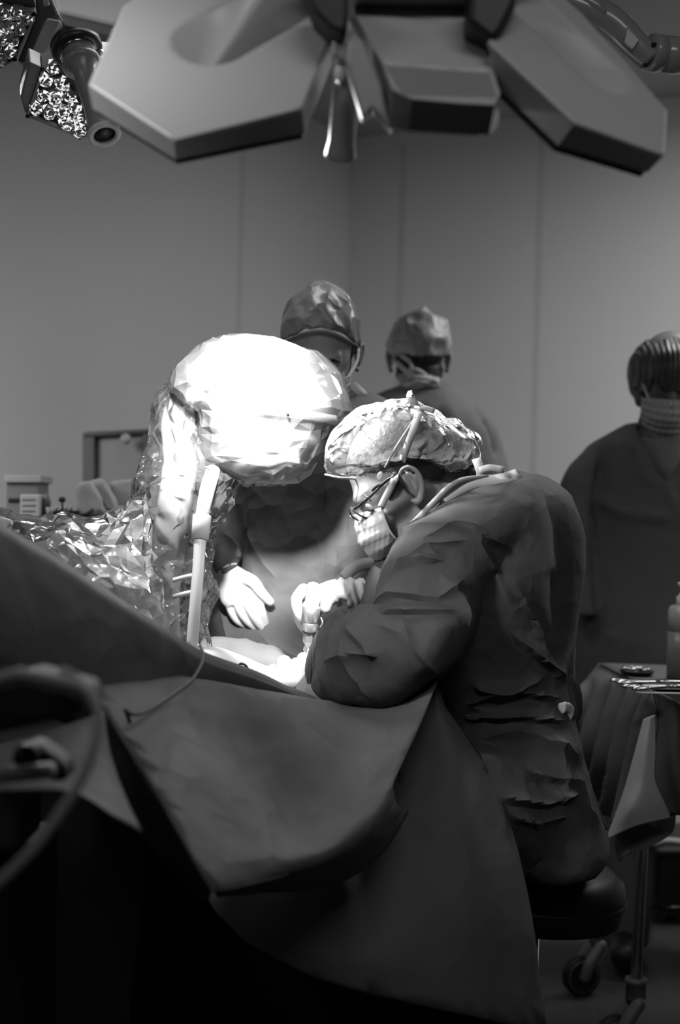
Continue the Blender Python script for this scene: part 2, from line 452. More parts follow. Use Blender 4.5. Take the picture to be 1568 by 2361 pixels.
struct('trim_6', box(CORN - (nR + nL) * .002 + np.array([0, 0, 1.45]), (.016, .012, 2.9)), m_seam)
fl = [(-4.2, -.6, 0), (4.9, -.6, 0), (4.9, 7.0, 0), (-4.2, 7.0, 0)]
struct('floor', (fl + [(x, y, -.05) for x, y, z in fl], [(0, 1, 2, 3), (7, 6, 5, 4), (0, 4, 5, 1), (1, 5, 6, 2), (2, 6, 7, 3), (3, 7, 4, 0)]), m_floor)
cl = [(x, y, 2.95) for x, y, z in fl]
struct('ceiling', (cl + [(x, y, 3.0) for x, y, z in cl], [(0, 1, 2, 3), (7, 6, 5, 4), (0, 4, 5, 1), (1, 5, 6, 2), (2, 6, 7, 3), (3, 7, 4, 0)]), mat('ceiling_paint', .35, .8))
# ------------------------------------------------------------------ near surgical lamp head (seen from behind and below)
m_lampback = mat('lamp_shell', .34, .38, .5)
m_lampdark = mat('lamp_shell_side', .36, .4, .5)
m_black = mat('black_rubber', .006, .5, .4)
m_lens = mat('lamp_lens_band', .03, .25, .5)
m_lampmid = mat('lamp_panel', .2, .35, .5)
def pod_face(poly_px, p0, n, ext, rings=26, dens=14, bump=None, lip=.006):
    """moulded back shell of a lamp pod: star-shaped grid with rounded edge and its moulded recess"""
    pts = [on_plane(x, y, p0, n) for x, y in poly_px]
    B = []
    for a, b in zip(pts, pts[1:] + pts[:1]):
        for k in range(dens): B.append(a + (b - a) * k / dens)
    B = np.array(B); c = B.mean(0); R = []
    for i in range(rings + 1):
        t = i / rings; t = t ** .7 if i < rings else 1
        R.append(c + (B - c) * max(t, .004))
    V = np.concatenate(R); m = len(B)
    if bump is not None: V = V + np.outer(bump(V), n)
    e = 1.0 - lip / np.linalg.norm(B - c, axis=1)
    F = []
    for i in range(rings):
        for j in range(m):
            a = i * m + j; b = i * m + (j + 1) % m; F.append((a, a + m, b + m, b))
    F.append(tuple(range(m)))
    return V, F, B, c
def add_skirt(V, F, B, rows):
    """rows: list of boundary rings continuing the last ring"""
    m = len(B); base = len(V) - m
    V = np.concatenate([V] + rows)
    for r in range(len(rows)):
        for j in range(m):
            a = base + r * m + j; b = base + r * m + (j + 1) % m; F.append((a, a + m, b + m, b))
    F.append(tuple(range(base + len(rows) * m, base + (len(rows) + 1) * m))[::-1])
    return V, F
def ring_from(poly_px, p0, n, dens=14):
    pts = [on_plane(x, y, p0, n) for x, y in poly_px]; B = []
    for a, b in zip(pts, pts[1:] + pts[:1]):
        for k in range(dens): B.append(a + (b - a) * k / dens)
    return np.array(B)
def make_pod(root, top, bot, pc, n, th, bump, lensth=.010, name='lamp_pod'):
    n = np.array(n, float); n /= np.linalg.norm(n); p0 = P(*pc)
    V, F, B, c = pod_face(top, p0, n, th, bump=bump)
    face = obj(name, add_skirt(V, F, B, [B + (c - B) * -.004 - n * .003])[0:2], m_lampback, root)
    B2 = ring_from(bot, p0 - n * th, n)
    e1 = B + (c - B) * -.006 - n * .0035
    side = rings_to_mesh([e1, e1 * .75 + B2 * .25 , B2], True)
    obj('pod_side', side, m_lampdark, root, smooth=False)
    c2 = B2.mean(0)
    obj('lens_band', rings_to_mesh([B2 + (c2 - B2) * .02 - n * .0005, B2 + (c2 - B2) * .02 - n * lensth], True), m_lens, root, smooth=False)
    return p0, n
def stadium(a, b, r, depth, soft):
    a = np.array(a); b = np.array(b)
    def fn(V):
        ab = b - a; t = np.clip(((V - a) @ ab) / (ab @ ab), 0, 1); d = np.linalg.norm(V - a - np.outer(t, ab), axis=1)
        s = np.clip((r - d) / soft + .5, 0, 1); s = s * s * (3 - 2 * s)
        return -depth * s
    return fn
near = empty('surgical_lamp', P(900, -60, 1.75), 'large grey surgical lamp head with angular pods, blurred, nearest the camera above the operation', 'surgical lamp')
nL_ = np.array([0, -.80, .60]); pL = P(480, 180, 1.70)
sL = stadium(on_plane(490, 92, pL, nL_), on_plane(760, -60, pL, nL_), .043, .012, .022)
make_pod(near, [(285, 14), (205, 194), (402, 322), (696, 248), (766, 72), (700, -20), (560, -70), (400, -60)],
         [(300, 60), (214, 250), (405, 368), (702, 308), (778, 118), (716, 10), (560, -40), (400, -30)], (480, 180, 1.70), nL_, .04, sL)
nR_ = np.array([.40, -.68, .60]); nR_ /= np.linalg.norm(nR_); pR = P(1330, 180, 1.70)
sR = stadium(on_plane(1385, 165, pR, nR_), on_plane(1190, -20, pR, nR_), .036, .012, .020)
make_pod(near, [(1240, -60), (1150, 40), (1128, 98), (1326, 282), (1530, 356), (1538, 256), (1440, 140), (1340, 30)],
         [(1205, 0), (1145, 110), (1155, 208), (1287, 336), (1492, 398), (1500, 310), (1400, 190), (1300, 80)], (1330, 180, 1.70), nR_, .042, sR)
# centre module with grip recess and black display panel
nC = np.array([0, -.72, .69]); nC /= np.linalg.norm(nC); pC = P(1000, 120, 1.70)
top = [(800, -60), (822, 38), (852, 95), (884, 150), (905, 205), (950, 226), (1060, 236), (1142, 240), (1153, 215), (1126, 140), (1110, 60), (1090, -40)]
bot = [(800, 0), (815, 110), (850, 170), (880, 240), (900, 292), (942, 302), (1050, 308), (1128, 311), (1150, 290), (1135, 200), (1120, 120), (1090, 20)]
def recess(V):
    x, y, d = PX(V)
    yl = 149 + (x - 882) * .075
    xl = 890 + (y - 150) * .62; xr = 1124 + (y - 160) * .28; yb = 216 + (x - 950) * .03
    s = np.clip(np.minimum.reduce([(y - yl), (x - xl), (xr - x), (yb - y)]) / 7 + .5, 0, 1)
    g = np.exp(-((y - (32 + (x - 900) * .12)) / 4.0) ** 2) * .002
    return -.020 * s - g
V, F, B, c = pod_face(top, pC, nC, .05, rings=60, dens=10, bump=recess)
obj('centre_cover', add_skirt(V, F, B, [B - nC * .003])[0:2], m_lampback, near)
B2 = ring_from(bot, pC - nC * .05, nC, 10)
obj('centre_side', rings_to_mesh([B - nC * .002, B * .5 + B2 * .5, B2], True), m_lampmid, near, smooth=False)
q = [P(948, 229, 1.668), P(1116, 240, 1.668), P(1104, 307, 1.70), P(941, 302, 1.70)]
q2 = [np.array(k) + np.array([0, .012, 0]) for k in q]
obj('display_panel', rings_to_mesh([np.array(q), np.array(q2)]), m_black, near, smooth=False)
# hub, joints
def slab(poly, d, t, tilt=0):
    a = np.array([P(x, y, d + tilt * (y - poly[0][1])) for x, y in poly]); b = a + np.array([0, t, 0])
    return rings_to_mesh([a, b])
bevel(obj('joint', slab([(690, -60), (800, -60), (803, 20), (800, 62), (786, 78), (757, 62), (722, 25)], 1.66, .07), m_black, near, False), .008)
bevel(obj('joint', slab([(1085, -60), (1215, -60), (1190, 10), (1160, 70), (1138, 97), (1112, 78), (1078, 50)], 1.66, .07), m_black, near, False), .008)
bevel(obj('joint_bracket', slab([(766, 50), (804, 40), (818, 72), (800, 142), (764, 128)], 1.70, .04), m_lampdark, near, False), .004)
bevel(obj('joint_bracket', slab([(806, 60), (840, 95), (880, 195), (905, 300), (858, 250), (836, 275), (796, 140)], 1.67, .03), m_lampmid, near, False), .004)
bevel(obj('hub', slab([(700, -120), (1250, -120), (1180, -10), (1120, -20), (820, -24), (740, -8)], 1.72, .10), m_lampmid, near, False), .01)
bevel(obj('lamp_pod', slab([(95, -60), (420, -80), (290, 30), (268, 62), (135, 32)], 1.95, .05), m_lampdark, near, False), .006)
# sterile handle of the near lamp (lit, translucent white)
m_handle = mat('sterile_handle', .62, .35, .5)
hb = empty('sterile_lamp_handle', P(795, 150, 1.76), 'short translucent white sterile grip hanging under the near lamp, between its pods', 'lamp handle')
ax = P(785, 362, 1.80) - P(802, 160, 1.74)
L_ = np.linalg.norm(ax); mm = 1.78 / FPX
obj('grip', lathe(P(802, 160, 1.74), ax, [(0, 18 * mm), (.02, 30 * mm), (.05, 31 * mm), (L_ * .82, 31 * mm), (L_ * .86, 33 * mm), (L_ * .98, 37 * mm), (L_, 36 * mm), (L_, 30 * mm), (L_ * .9, 28 * mm)]), m_handle, hb)
obj('socket', ellipsoid(P(790, 168, 1.73), (.011, .011, .014)), m_handle, hb)

# ------------------------------------------------------------------ far surgical lamp (top left, lens side visible)
far = empty('surgical_lamp', P(120, 60, 2.75), 'far surgical lamp at top left showing lit faceted lenses and a long grip', 'surgical lamp')
m_rim = mat('lamp_rim', .30, .35, .5); m_dk = mat('lamp_body_dark', .055, .4, .5)
m_plate = mat('lamp_plate', .20, .4, .5)
m_facet = mat('lens_glass', .75, .08, .9, metal=.75); m_facetlit = mat('lens_lit', .8, .15, .6, emit=.85); m_tray = mat('lens_tray', .03, .3, .5, metal=.4)
nF = np.array([.20, -.62, -.76]); nF /= np.linalg.norm(nF); pF = P(150, 230, 2.66)
def prism(poly, p0, n, th, inset=0.0, lift=0.0):
    a = np.array([on_plane(x, y, p0, n) for x, y in poly]); c = a.mean(0); a = a + (c - a) * inset + n * lift
    return rings_to_mesh([a, a - n * th])
def tray(root, poly, p0, n, cells, th=.045, rimw=.10):
    a = np.array([on_plane(x, y, p0, n) for x, y in poly]); c = a.mean(0); b = a + (c - a) * rimw
    k = len(a); V = np.concatenate([a - n * th, a, b, b - n * .012]); F = []
    for r in range(3):
        for j in range(k): F.append((r * k + j, r * k + (j + 1) % k, (r + 1) * k + (j + 1) % k, (r + 1) * k + j))
    F.append(tuple(range(3 * k, 4 * k)))
    obj('pod_rim', (V, F), m_rim, root, smooth=False)
    obj('lens_tray', rings_to_mesh([b - n * .0115, b - n * .013]), m_tray, root, False)
    rnd = random.Random(5); u = np.cross(n, [0, 0, 1.0]); u /= np.linalg.norm(u); w = np.cross(n, u)
    for (x, y, r, lit) in cells:
        cc = on_plane(x, y, p0, n) - n * .006; nn = 9; rings = []
        for (h, rr) in ((-.006, 1.0), (.004, .95), (.010, .72), (.013, .4), (.014, .05)):
            th0 = rnd.random() * .8; ang = np.linspace(0, 2 * math.pi, nn, endpoint=False) + th0
            rr2 = r * rr * (1 + .10 * np.array([rnd.uniform(-1, 1) for _ in range(nn)]))
            rings.append(cc + n * h + rr2[:, None] * (np.outer(np.cos(ang), u) + np.outer(np.sin(ang), w)))
        v, f = rings_to_mesh(rings)
        f2 = []
        for q in f:
            if len(q) == 4: f2 += [(q[0], q[1], q[2]), (q[0], q[2], q[3])]
            else: f2.append(q)
        o = obj('lens', (v, f2), m_facet, root, smooth=False); o.data.materials.append(m_facetlit)
        for p_ in o.data.polygons:
            if rnd.random() < lit * .7: p_.material_index = 1
cells = [(x, y, .0145, l) for x, y, l in [(124, 160, .3), (106, 188, .35), (143, 196, .5), (98, 222, .3), (128, 232, .45), (160, 222, .5), (84, 253, .4), (113, 263, .4), (145, 262, .5), (172, 250, .5), (153, 289, .4), (184, 284, .45), (183, 306, .35), (213, 252, .3), (225, 128, .25)]]
bevel(obj('pod_body', prism([(68, 146), (47, 226), (57, 262), (64, 268), (98, 160)], pF, nF, .05, 0, -.004), m_plate, far, False), .003)
tray(far, [(98, 156), (61, 269), (186, 320), (262, 300), (262, 130), (180, 120)], pF, nF, cells, rimw=.06)
pF2 = P(30, 80, 2.62)
cells2 = [(x, y, .0150, l) for x, y, l in [(8, 30, .08), (38, 32, .1), (62, 44, .08), (-12, 55, .1), (18, 60, .12), (46, 68, .1), (4, 92, .12), (30, 92, .1), (-10, 118, .1), (22, 122, .12), (2, 140, .05)]]
tray(far, [(-60, 8), (83, 27), (37, 138), (-2, 160), (-60, 160)], pF2, nF, cells2, rimw=.07)
obj('pod_body', prism([(-60, -30), (70, -20), (84, 24), (-60, 6)], pF2, nF, .05, 0, -.01), m_dk, far, False)
bevel(obj('hinge_body', slab([(70, -40), (105, -40), (140, 40), (107, 50), (68, 145), (38, 142), (84, 28)], 2.70, .08), m_dk, far, False), .006)
bevel(obj('hinge_body', slab([(107, 40), (140, 46), (88, 153), (62, 142)], 2.66, .05), m_lampdark, far, False), .004)
bevel(obj('face_plate', slab([(134, 50), (150, 42), (262, 78), (262, 130), (180, 124), (100, 160), (84, 152)], 2.69, .05, .0006), m_plate, far, False), .004)
bevel(obj('arm_joint', lathe(P(100, -30, 2.72), P(118, 40, 2.72) - P(100, -30, 2.72), [(0, .016), (.03, .018), (.032, .021), (.045, .021), (.047, .018), (.06, .016)]), mat('lamp_knuckle', .33, .2, .6), far), .002)
m_grip = mat('grip_plastic', .30, .3, .5, bump=('wave', 30, .2, .001)); m_chrome = mat('chrome', .6, .12, .5, metal=1.0); m_ring = mat('grip_ring', .035, .35, .5)
g0 = P(172, 96, 2.60); ax = P(241, 312, 2.50) - g0; L_ = np.linalg.norm(ax)
obj('grip_ring', lathe(g0, ax, [(0, .040), (.004, .046), (.012, .047), (.014, .044), (.016, .047), (.026, .046), (.030, .040), (.030, .034)]), m_ring, far)
obj('grip_collar', lathe(g0, ax, [(.026, .0345), (.032, .0345), (.033, .031)]), m_chrome, far)
obj('grip', lathe(g0, ax, [(.030, .030), (.048, .031), (.052, .035), (.060, .036), (.064, .032), (.066, .028), (.074, .027), (.078, .021), (L_ * .7, .021), (L_ * .88, .024), (L_ * .97, .029), (L_, .029), (L_, .0195), (L_ - .02, .019)], cap=False), m_grip, far)
obj('grip_end', lathe(g0, ax, [(L_ - .006, .0292), (L_ + .001, .0296), (L_ + .002, .025), (L_ + .001, .0195), (L_ - .004, .0195)], cap=False), mat('grip_end', .75, .35, .5), far)
obj('grip_bore', lathe(g0, ax, [(L_ - .004, .0196), (L_ - .006, .0196)]), m_black, far)
for x, y, pp in [(98, 160, pF), (64, 268, pF), (184, 317, pF), (79, 33, pF2), (34, 137, pF2)]:
    obj('screw', lathe(on_plane(x, y, pp, nF) - nF * .001, nF, [(0, .0042), (.0018, .0042)], 14), m_black, far)
# curved lamp arm at top right with its joint
m_arm = mat('lamp_arm', .26, .22, .6)
armo = empty('lamp_arm', P(1500, 130, 2.5), 'curved grey glossy lamp arm with round joint at top right edge', 'lamp arm')
obj('tube', tube([P(1130, -60, 2.5), P(1230, -18, 2.5), P(1330, 15, 2.5), P(1410, 52, 2.5), P(1468, 108, 2.5), P(1500, 140, 2.5)], [.030, .034, .032, .029, .026, .022], 24, 5), m_arm, armo)
obj('tube_cover', tube([P(1262, -26, 2.478), P(1330, -8, 2.478), P(1375, 14, 2.478), P(1396, 34, 2.478)], [.010, .011, .012, .008], 16, 4), m_arm, armo)
bevel(obj('label_plate', slab([(1446, 60), (1476, 92), (1458, 116), (1438, 98)], 2.47, .004), m_rim, armo, False), .002)
ja = np.array([-.96, -.28, 0.0])
obj('joint', lathe(P(1590, 132, 2.52), ja, [(0, .032), (.05, .032), (.052, .030), (.056, .030), (.058, .033), (.074, .033), (.078, .031)]), m_arm, armo)
for x, y in ((1507, 102), (1487, 150)): obj('screw', lathe(P(x, y, 2.475), ja, [(-.004, .0032), (.003, .0032)], 12), m_black, armo)
# ------------------------------------------------------------------ shared materials for people
m_gown = mat('surgical_gown', .060, .72, .22, bump=[('crumple', 13, .40, .014), ('crumple', 38, .25, .004), ('noise', 220, .12, .001)])
m_gownin = mat('gown_inner_edge', .42, .6, .3)
m_skin = mat('skin', .30, .5, .4, bump=('noise', 260, .15, .0008), var=.12, varscale=30)
m_hair = mat('hair', .015, .5, .4, bump=('noise', 160, .6, .002), var=.5, varscale=80)
m_mask = mat('face_mask', .55, .75, .2, bump=[('wave', 34, .25, .002), ('noise', 60, .2, .002)])
m_glove = mat('latex_glove', .66, .42, .4, bump=('noise', 70, .12, .0015))
m_capfilm = film('bouffant_cap', veins=.55, vscale=11, clear=.66, white=.9, rough=.4, transl=.3, gloss=.15, bump=[('crumple', 20, 1.0, .03), ('crumple', 52, .9, .012)])
m_tie = mat('tie_tape', .50, .6, .3)
m_steel = mat('brushed_steel', .62, .22, .5, metal=1.0)
m_white = mat('white_plastic', .70, .35, .5)

# ------------------------------------------------------------------ seated surgeon
sg = empty('person', P(1180, 1960, 2.62), 'person seated in dark gown, clear bouffant cap, glasses and mask, bent over holding the drill', 'person')
torso = loft([(1128, 1088, 1195, 1092, 2.62, .05), (1052, 1118, 1262, 1106, 2.62, .12), (985, 1170, 1312, 1150, 2.63, .19), (930, 1235, 1333, 1215, 2.64, .23),
              (880, 1310, 1336, 1300, 2.64, .24), (850, 1390, 1327, 1390, 2.64, .23), (880, 1470, 1315, 1470, 2.64, .21), (930, 1560, 1308, 1560, 2.64, .19),
              (985, 1625, 1312, 1640, 2.64, .185), (1000, 1680, 1312, 1675, 2.64, .20), (1010, 1760, 1330, 1760, 2.64, .21), (1060, 1860, 1362, 1860, 2.64, .21),
              (1100, 1940, 1390, 1925, 2.64, .21), (1140, 1990, 1378, 1962, 2.64, .20)], 40, 5, 2.4)
uparm = loft([(1040, 1130, 1240, 1110, 2.52, .05), (960, 1195, 1245, 1180, 2.49, .10), (900, 1270, 1165, 1285, 2.46, .10), (868, 1350, 1108, 1370, 2.43, .10), (880, 1440, 1086, 1450, 2.40, .105), (920, 1520, 1050, 1530, 2.40, .08)], 32, 5, 2.2)
fore = loft([(1082, 1420, 1062, 1500, 2.40, .03), (1052, 1400, 1020, 1552, 2.38, .085), (1000, 1406, 985, 1578, 2.36, .10), (930, 1412, 925, 1624, 2.37, .10), (850, 1404, 850, 1632, 2.40, .095), (790, 1418, 785, 1622, 2.44, .085), (756, 1446, 745, 1604, 2.48, .072), (738, 1480, 726, 1590, 2.51, .045)], 32, 5, 2.2)
collarp = loft([(905, 1230, 960, 1260, 2.56, .04), (860, 1320, 960, 1330, 2.58, .07), (842, 1395, 930, 1420, 2.56, .07)], 20, 4)
farsl = loft([(900, 1300, 915, 1400, 2.74, .06), (868, 1322, 872, 1404, 2.74, .05), (838, 1336, 842, 1400, 2.72, .037)], 20, 4)
thigh = tube([P(1200, 1880, 2.55), P(1050, 1850, 2.42), P(900, 1830, 2.40)], [.12, .10, .08], 20, 3)
thigh2 = tube([P(1200, 1880, 2.72), P(1050, 1850, 2.80), P(900, 1830, 2.85)], [.12, .10, .08], 20, 3)
v, f = fuse([torso, uparm, fore, collarp, farsl, thigh, thigh2], .0062, 4)
v, f = crinkle(v, f, .011, 7.5, (1, 1, .6), 1, .003, 30)
C_ = [([(905, 1235), (985, 1215), (1075, 1225), (1170, 1260)], .012, 16), ([(975, 1250), (1065, 1210), (1120, 1225)], .012, 12), ([(900, 1330), (985, 1262), (1075, 1248)], .013, 14),
      ([(1090, 1230), (1130, 1300), (1180, 1390)], .012, 14), ([(960, 1290), (1010, 1290)], .010, 12), ([(985, 1262), (1012, 1290), (900, 1300)], .010, 10),
      ([(870, 1390), (900, 1370), (1010, 1385), (1075, 1330)], .012, 12), ([(1015, 1330), (1060, 1385), (1082, 1440)], .014, 13), ([(1150, 1300), (1200, 1380), (1250, 1470)], .010, 10),
      ([(1175, 1320), (1235, 1440), (1262, 1530)], .010, 10), ([(1235, 1115), (1262, 1200), (1275, 1330)], .010, 12), ([(1260, 1290), (1262, 1400), (1275, 1510)], .008, 9),
      ([(1180, 1460), (1250, 1520), (1300, 1560)], .016, 13), ([(1090, 1580), (1170, 1600), (1250, 1560)], .016, 14), ([(1075, 1625), (1170, 1590), (1290, 1610)], .014, 12),
      ([(1080, 1655), (1180, 1650), (1300, 1665)], .018, 11), ([(760, 1425), (830, 1408), (940, 1412), (1070, 1412)], .012, 9), ([(790, 1440), (850, 1500), (870, 1520)], .012, 12),
      ([(755, 1525), (810, 1510), (870, 1512)], .012, 11), ([(930, 1430), (950, 1490), (1010, 1556)], .010, 12), ([(860, 1440), (930, 1470), (960, 1560)], .009, 12), ([(745, 1440), (735, 1500), (750, 1590)], .010, 7), ([(765, 1445), (762, 1520), (775, 1600)], .008, 7),
      ([(790, 1470), (800, 1540), (860, 1610)], .009, 10), ([(1120, 1700), (1200, 1690), (1300, 1720), (1335, 1760)], .012, 14), ([(1100, 1740), (1220, 1790), (1340, 1800)], .012, 14), ([(1150, 1840), (1250, 1855), (1330, 1830)], .018, 12), ([(1170, 1880), (1240, 1900), (1300, 1880)], .014, 12),
      ([(1280, 1700), (1300, 1780), (1290, 1850)], .012, 12), ([(1330, 1790), (1350, 1860), (1385, 1930)], .012, 12), ([(1200, 1750), (1260, 1800), (1300, 1850)], .008, 10)]
v, f = creases(v, f, [(p_, h_ * 1.0, w_ * .9) for p_, h_, w_ in C_])
v, f = crinkle(v, f, .0055, 16, (1, 1, .75), 5, 0, 10)
gown = sharp(obj('surgical_gown', papery(v, f, .06), m_gown, sg))
# belt tie, back ties and hanging tail of the gown
obj('belt_bow', fuse([strip([P(1278, 1652, 2.50), P(1296, 1632, 2.48), P(1312, 1636, 2.50), P(1300, 1660, 2.50), P(1278, 1655, 2.49)], .010, (0, -1, 0), .003)], .003, 1), m_mask, sg)
obj('belt_tie', strip([P(1316, 1420, 2.60), P(1310, 1500, 2.55), P(1306, 1580, 2.53), P(1316, 1640, 2.52), P(1308, 1662, 2.52)], .011, (0, -1, 0), .0012), m_gown, sg)
obj('belt_tie', strip([P(1306, 1570, 2.53), P(1322, 1590, 2.54), P(1326, 1640, 2.55), P(1312, 1690, 2.56), P(1340, 1800, 2.56), P(1385, 1920, 2.56)], .014, (.3, -1, 0), .0012), m_gown, sg)

# head
HR = basis((-math.cos(math.radians(35)), -.08, -math.sin(math.radians(35))), (-.5, .06, .85))
HO = P(950, 1122, 2.56)
hv, hf = head_mesh(HO, HR, 1.04, .0035)
neck = loft([(905, 1130, 1040, 1040, 2.57, .055), (935, 1200, 1120, 1090, 2.58, .06), (960, 1260, 1180, 1130, 2.60, .07)], 20, 4)
nv, nf = fuse([(hv, hf), neck], .0038, 3)
head = obj('head', (nv, nf), m_skin, sg)
ev, ef = ear_mesh(P(948, 1124, 2.485), basis((-.84, -.1, -.52), (-.5, .06, .85)), 1, 1.12)
ev = ev + (P(952, 1114, 2.476) - ev.mean(0))
obj('ear', (ev, ef), mat('ear_skin', .22, .45, .4), sg)
# short dark hair between cap edge, ear and neck
loc = lambda V: (np.asarray(V) - HO) @ HR / 1.04
def keep_hair(V):
    l = loc(V); return (l[:, 0] < .022 - .0 * l[:, 2]) & (l[:, 2] > -.045) & (l[:, 0] > -.3) & ~((l[:, 0] > -.05) & (l[:, 2] < -.005) & (np.abs(l[:, 1]) > .02) & (l[:, 0] > -.02))
obj('hair', shell_on(nv, nf, lambda V: keep_hair(V) & (loc(V)[:, 0] > -.125) & (PX(V)[1] < 1113), .004), m_hair, sg)
obj('sideburn', fuse([capsule([P(912, 1098, 2.486), P(905, 1125, 2.484), P(898, 1148, 2.49)], [.010, .008, .004], 10)], .003, 1), m_hair, sg)
# bouffant cap: one bag over the skull, elastic edge, puffed to the back
cap = loft([(742, 1075, 752, 1096, 2.56, .03), (748, 1032, 782, 1102, 2.56, .078), (775, 985, 822, 1101, 2.56, .094), (812, 950, 868, 1102, 2.56, .104), (858, 928, 912, 1090, 2.56, .109), (908, 922, 948, 1086, 2.56, .112),
            (960, 930, 985, 1086, 2.56, .112), (1008, 950, 1012, 1100, 2.56, .108), (1048, 968, 1040, 1102, 2.57, .098), (1086, 992, 1072, 1092, 2.57, .078), (1110, 1020, 1094, 1076, 2.58, .045), (1114, 1040, 1104, 1058, 2.58, .02)], 72, 8, 2.1)
cv, cf = np.array(cap[0]), [q for q in cap[1]]
cn = normals(cv, cf); rr_ = ridged(cv * np.array([1, 1, .8]) * 26, 2); wr = worley(cv * 24, 4) - .5
cv = cv + cn * (.0050 * rr_ + .007 * wr)[:, None]
capx, capy, _ = PX(cv)
obj('bouffant_cap', (cv, cf), m_capfilm, sg)
def on_cap(pts, lift=.004):
    """tie tapes lying on the near side of the cap"""
    out = []
    x, y, d = PX(cv)
    for px, py in pts:
        k = np.argsort((x - px) ** 2 + (y - py) ** 2 + 1e6 * (d > 2.56))[:3]; out.append(P(px, py, d[k].mean() - lift))
    return out
obj('cap_elastic', tube(on_cap([(750, 1094), (790, 1102), (840, 1104), (880, 1098), (912, 1092), (950, 1084), (985, 1092), (1012, 1102), (1040, 1104), (1072, 1094), (1096, 1078)], .001), .0022, 8, 4), m_tie, sg)
# hair seen through the cap
obj('hair_under_cap', shell_on(hv, hf, lambda V: (loc(V)[:, 2] > .035) & (PX(V)[1] < 1090), .002), mat('hair_grey', .09, .6, .3, bump=('noise', 140, .6, .003), var=.6, varscale=90), sg)
# mask with straps
def keep_mask(V):
    l = loc(V); return (l[:, 0] > .038 + .35 * np.abs(l[:, 2] + .05)) & (l[:, 2] < -.008) & (l[:, 2] > -.125)
mrows = [(872, 1176, 812, 1192, .050), (880, 1174, 820, 1206, .066), (886, 1190, 825, 1224, .073), (893, 1208, 829, 1246, .075), (902, 1228, 840, 1264, .072), (912, 1242, 856, 1280, .064), (914, 1252, 876, 1292, .045), (913, 1256, 892, 1290, .030)]
mr_ = cr([list(q) for q in mrows], 8); th_ = np.linspace(-1.57, 1.57, 41); rings_ = []
for ex, ey, fx, fy, h in mr_:
    k = 1 - np.abs(np.cos(th_)) ** .8
    rings_.append(np.array([P(fx + (ex - fx) * kk, fy + (ey - fy) * kk, 2.56 + h * math.sin(tt)) for kk, tt in zip(k, th_)]))
mv, mf = rings_to_mesh(rings_, False, False)
x_, y_, _ = PX(mv); nrm_ = mv - P(880, 1225, 2.56); nrm_ /= np.linalg.norm(nrm_, axis=1)[:, None]
mv = mv + nrm_ * (.0010 * np.sign(np.sin((y_ + x_ * .45) / 5.6)) * np.abs(np.sin((y_ + x_ * .45) / 5.6)) ** .5 + .0012 * ridged(mv * 30, 3) + .003)[:, None]
mask = solid(obj('face_mask', (mv, mf), m_mask, sg), .0012)
obj('mask_edge', tube([P(880, 1172, 2.487), P(888, 1200, 2.482), (P(900, 1226, 2.482)), P(914, 1244, 2.486)], .002, 8, 4), m_tie, mask)
obj('mask_tie', strip(on_cap([(966, 950), (955, 985), (942, 1020), (930, 1055), (918, 1088)], .010) + [P(911, 1102, 2.452), P(903, 1120, 2.456), P(890, 1145, 2.466), P(878, 1170, 2.478)], .0062, (-.2, -1, 0), .0010, 4), m_tie, mask)
obj('mask_tie', strip(on_cap([(958, 962), (930, 1005), (905, 1045), (888, 1078)], .008), .0018, (-.2, -1, 0), .0010, 3), m_tie, mask)
obj('mask_bow', strip([P(966, 952, 2.50), P(955, 930, 2.49), P(945, 912, 2.49), P(952, 908, 2.49)], .007, (-.2, -1, .2), .0016, 3), m_tie, mask)
obj('mask_bow', strip([P(962, 948, 2.49), P(980, 942, 2.49), P(1002, 948, 2.49)], .0045, (-.2, -1, .2), .0014, 3), m_tie, mask)
obj('mask_bow', fuse([ellipsoid(P(964, 949, 2.487), (.009, .006, .008))], .002, 1), m_tie, mask)
obj('neck_tie', strip([P(1098, 1058, 2.50), P(1108, 1085, 2.49), P(1112, 1108, 2.50)], .008, (0, -1, 0), .0018, 3), m_tie, mask)
obj('neck_tie', strip([P(1106, 1085, 2.49), P(1130, 1078, 2.48), P(1162, 1084, 2.48)], .0055, (0, -1, .3), .0022, 3), m_tie, mask)
obj('neck_tie', strip([P(1108, 1088, 2.495), P(1106, 1104, 2.49), P(1120, 1112, 2.50)], .006, (0, -1, .3), .0018, 3), m_tie, mask)
# collar: pale binding running down the neckline
obj('gown_collar', strip([P(1195, 1095, 2.50), P(1150, 1108, 2.485), P(1095, 1112, 2.475), P(1050, 1130, 2.465), P(1020, 1150, 2.46)], .012, (-.1, -1, .5), .002, 5), m_tie, sg)
obj('gown_collar', tube([P(1125, 1098, 2.485), P(1070, 1106, 2.47), P(1035, 1125, 2.46), P(1000, 1160, 2.46), P(970, 1192, 2.465), P(940, 1222, 2.475), P(918, 1250, 2.485)], [.003, .005, .006, .0065, .007, .007, .004], 10, 4), mat('collar_binding', .25, .6, .3), sg)
obj('gown_collar', tube([P(1015, 1160, 2.455), P(985, 1195, 2.45), P(962, 1235, 2.455), P(950, 1270, 2.46)], [.003, .004, .004, .002], 10, 4), m_gown, sg)
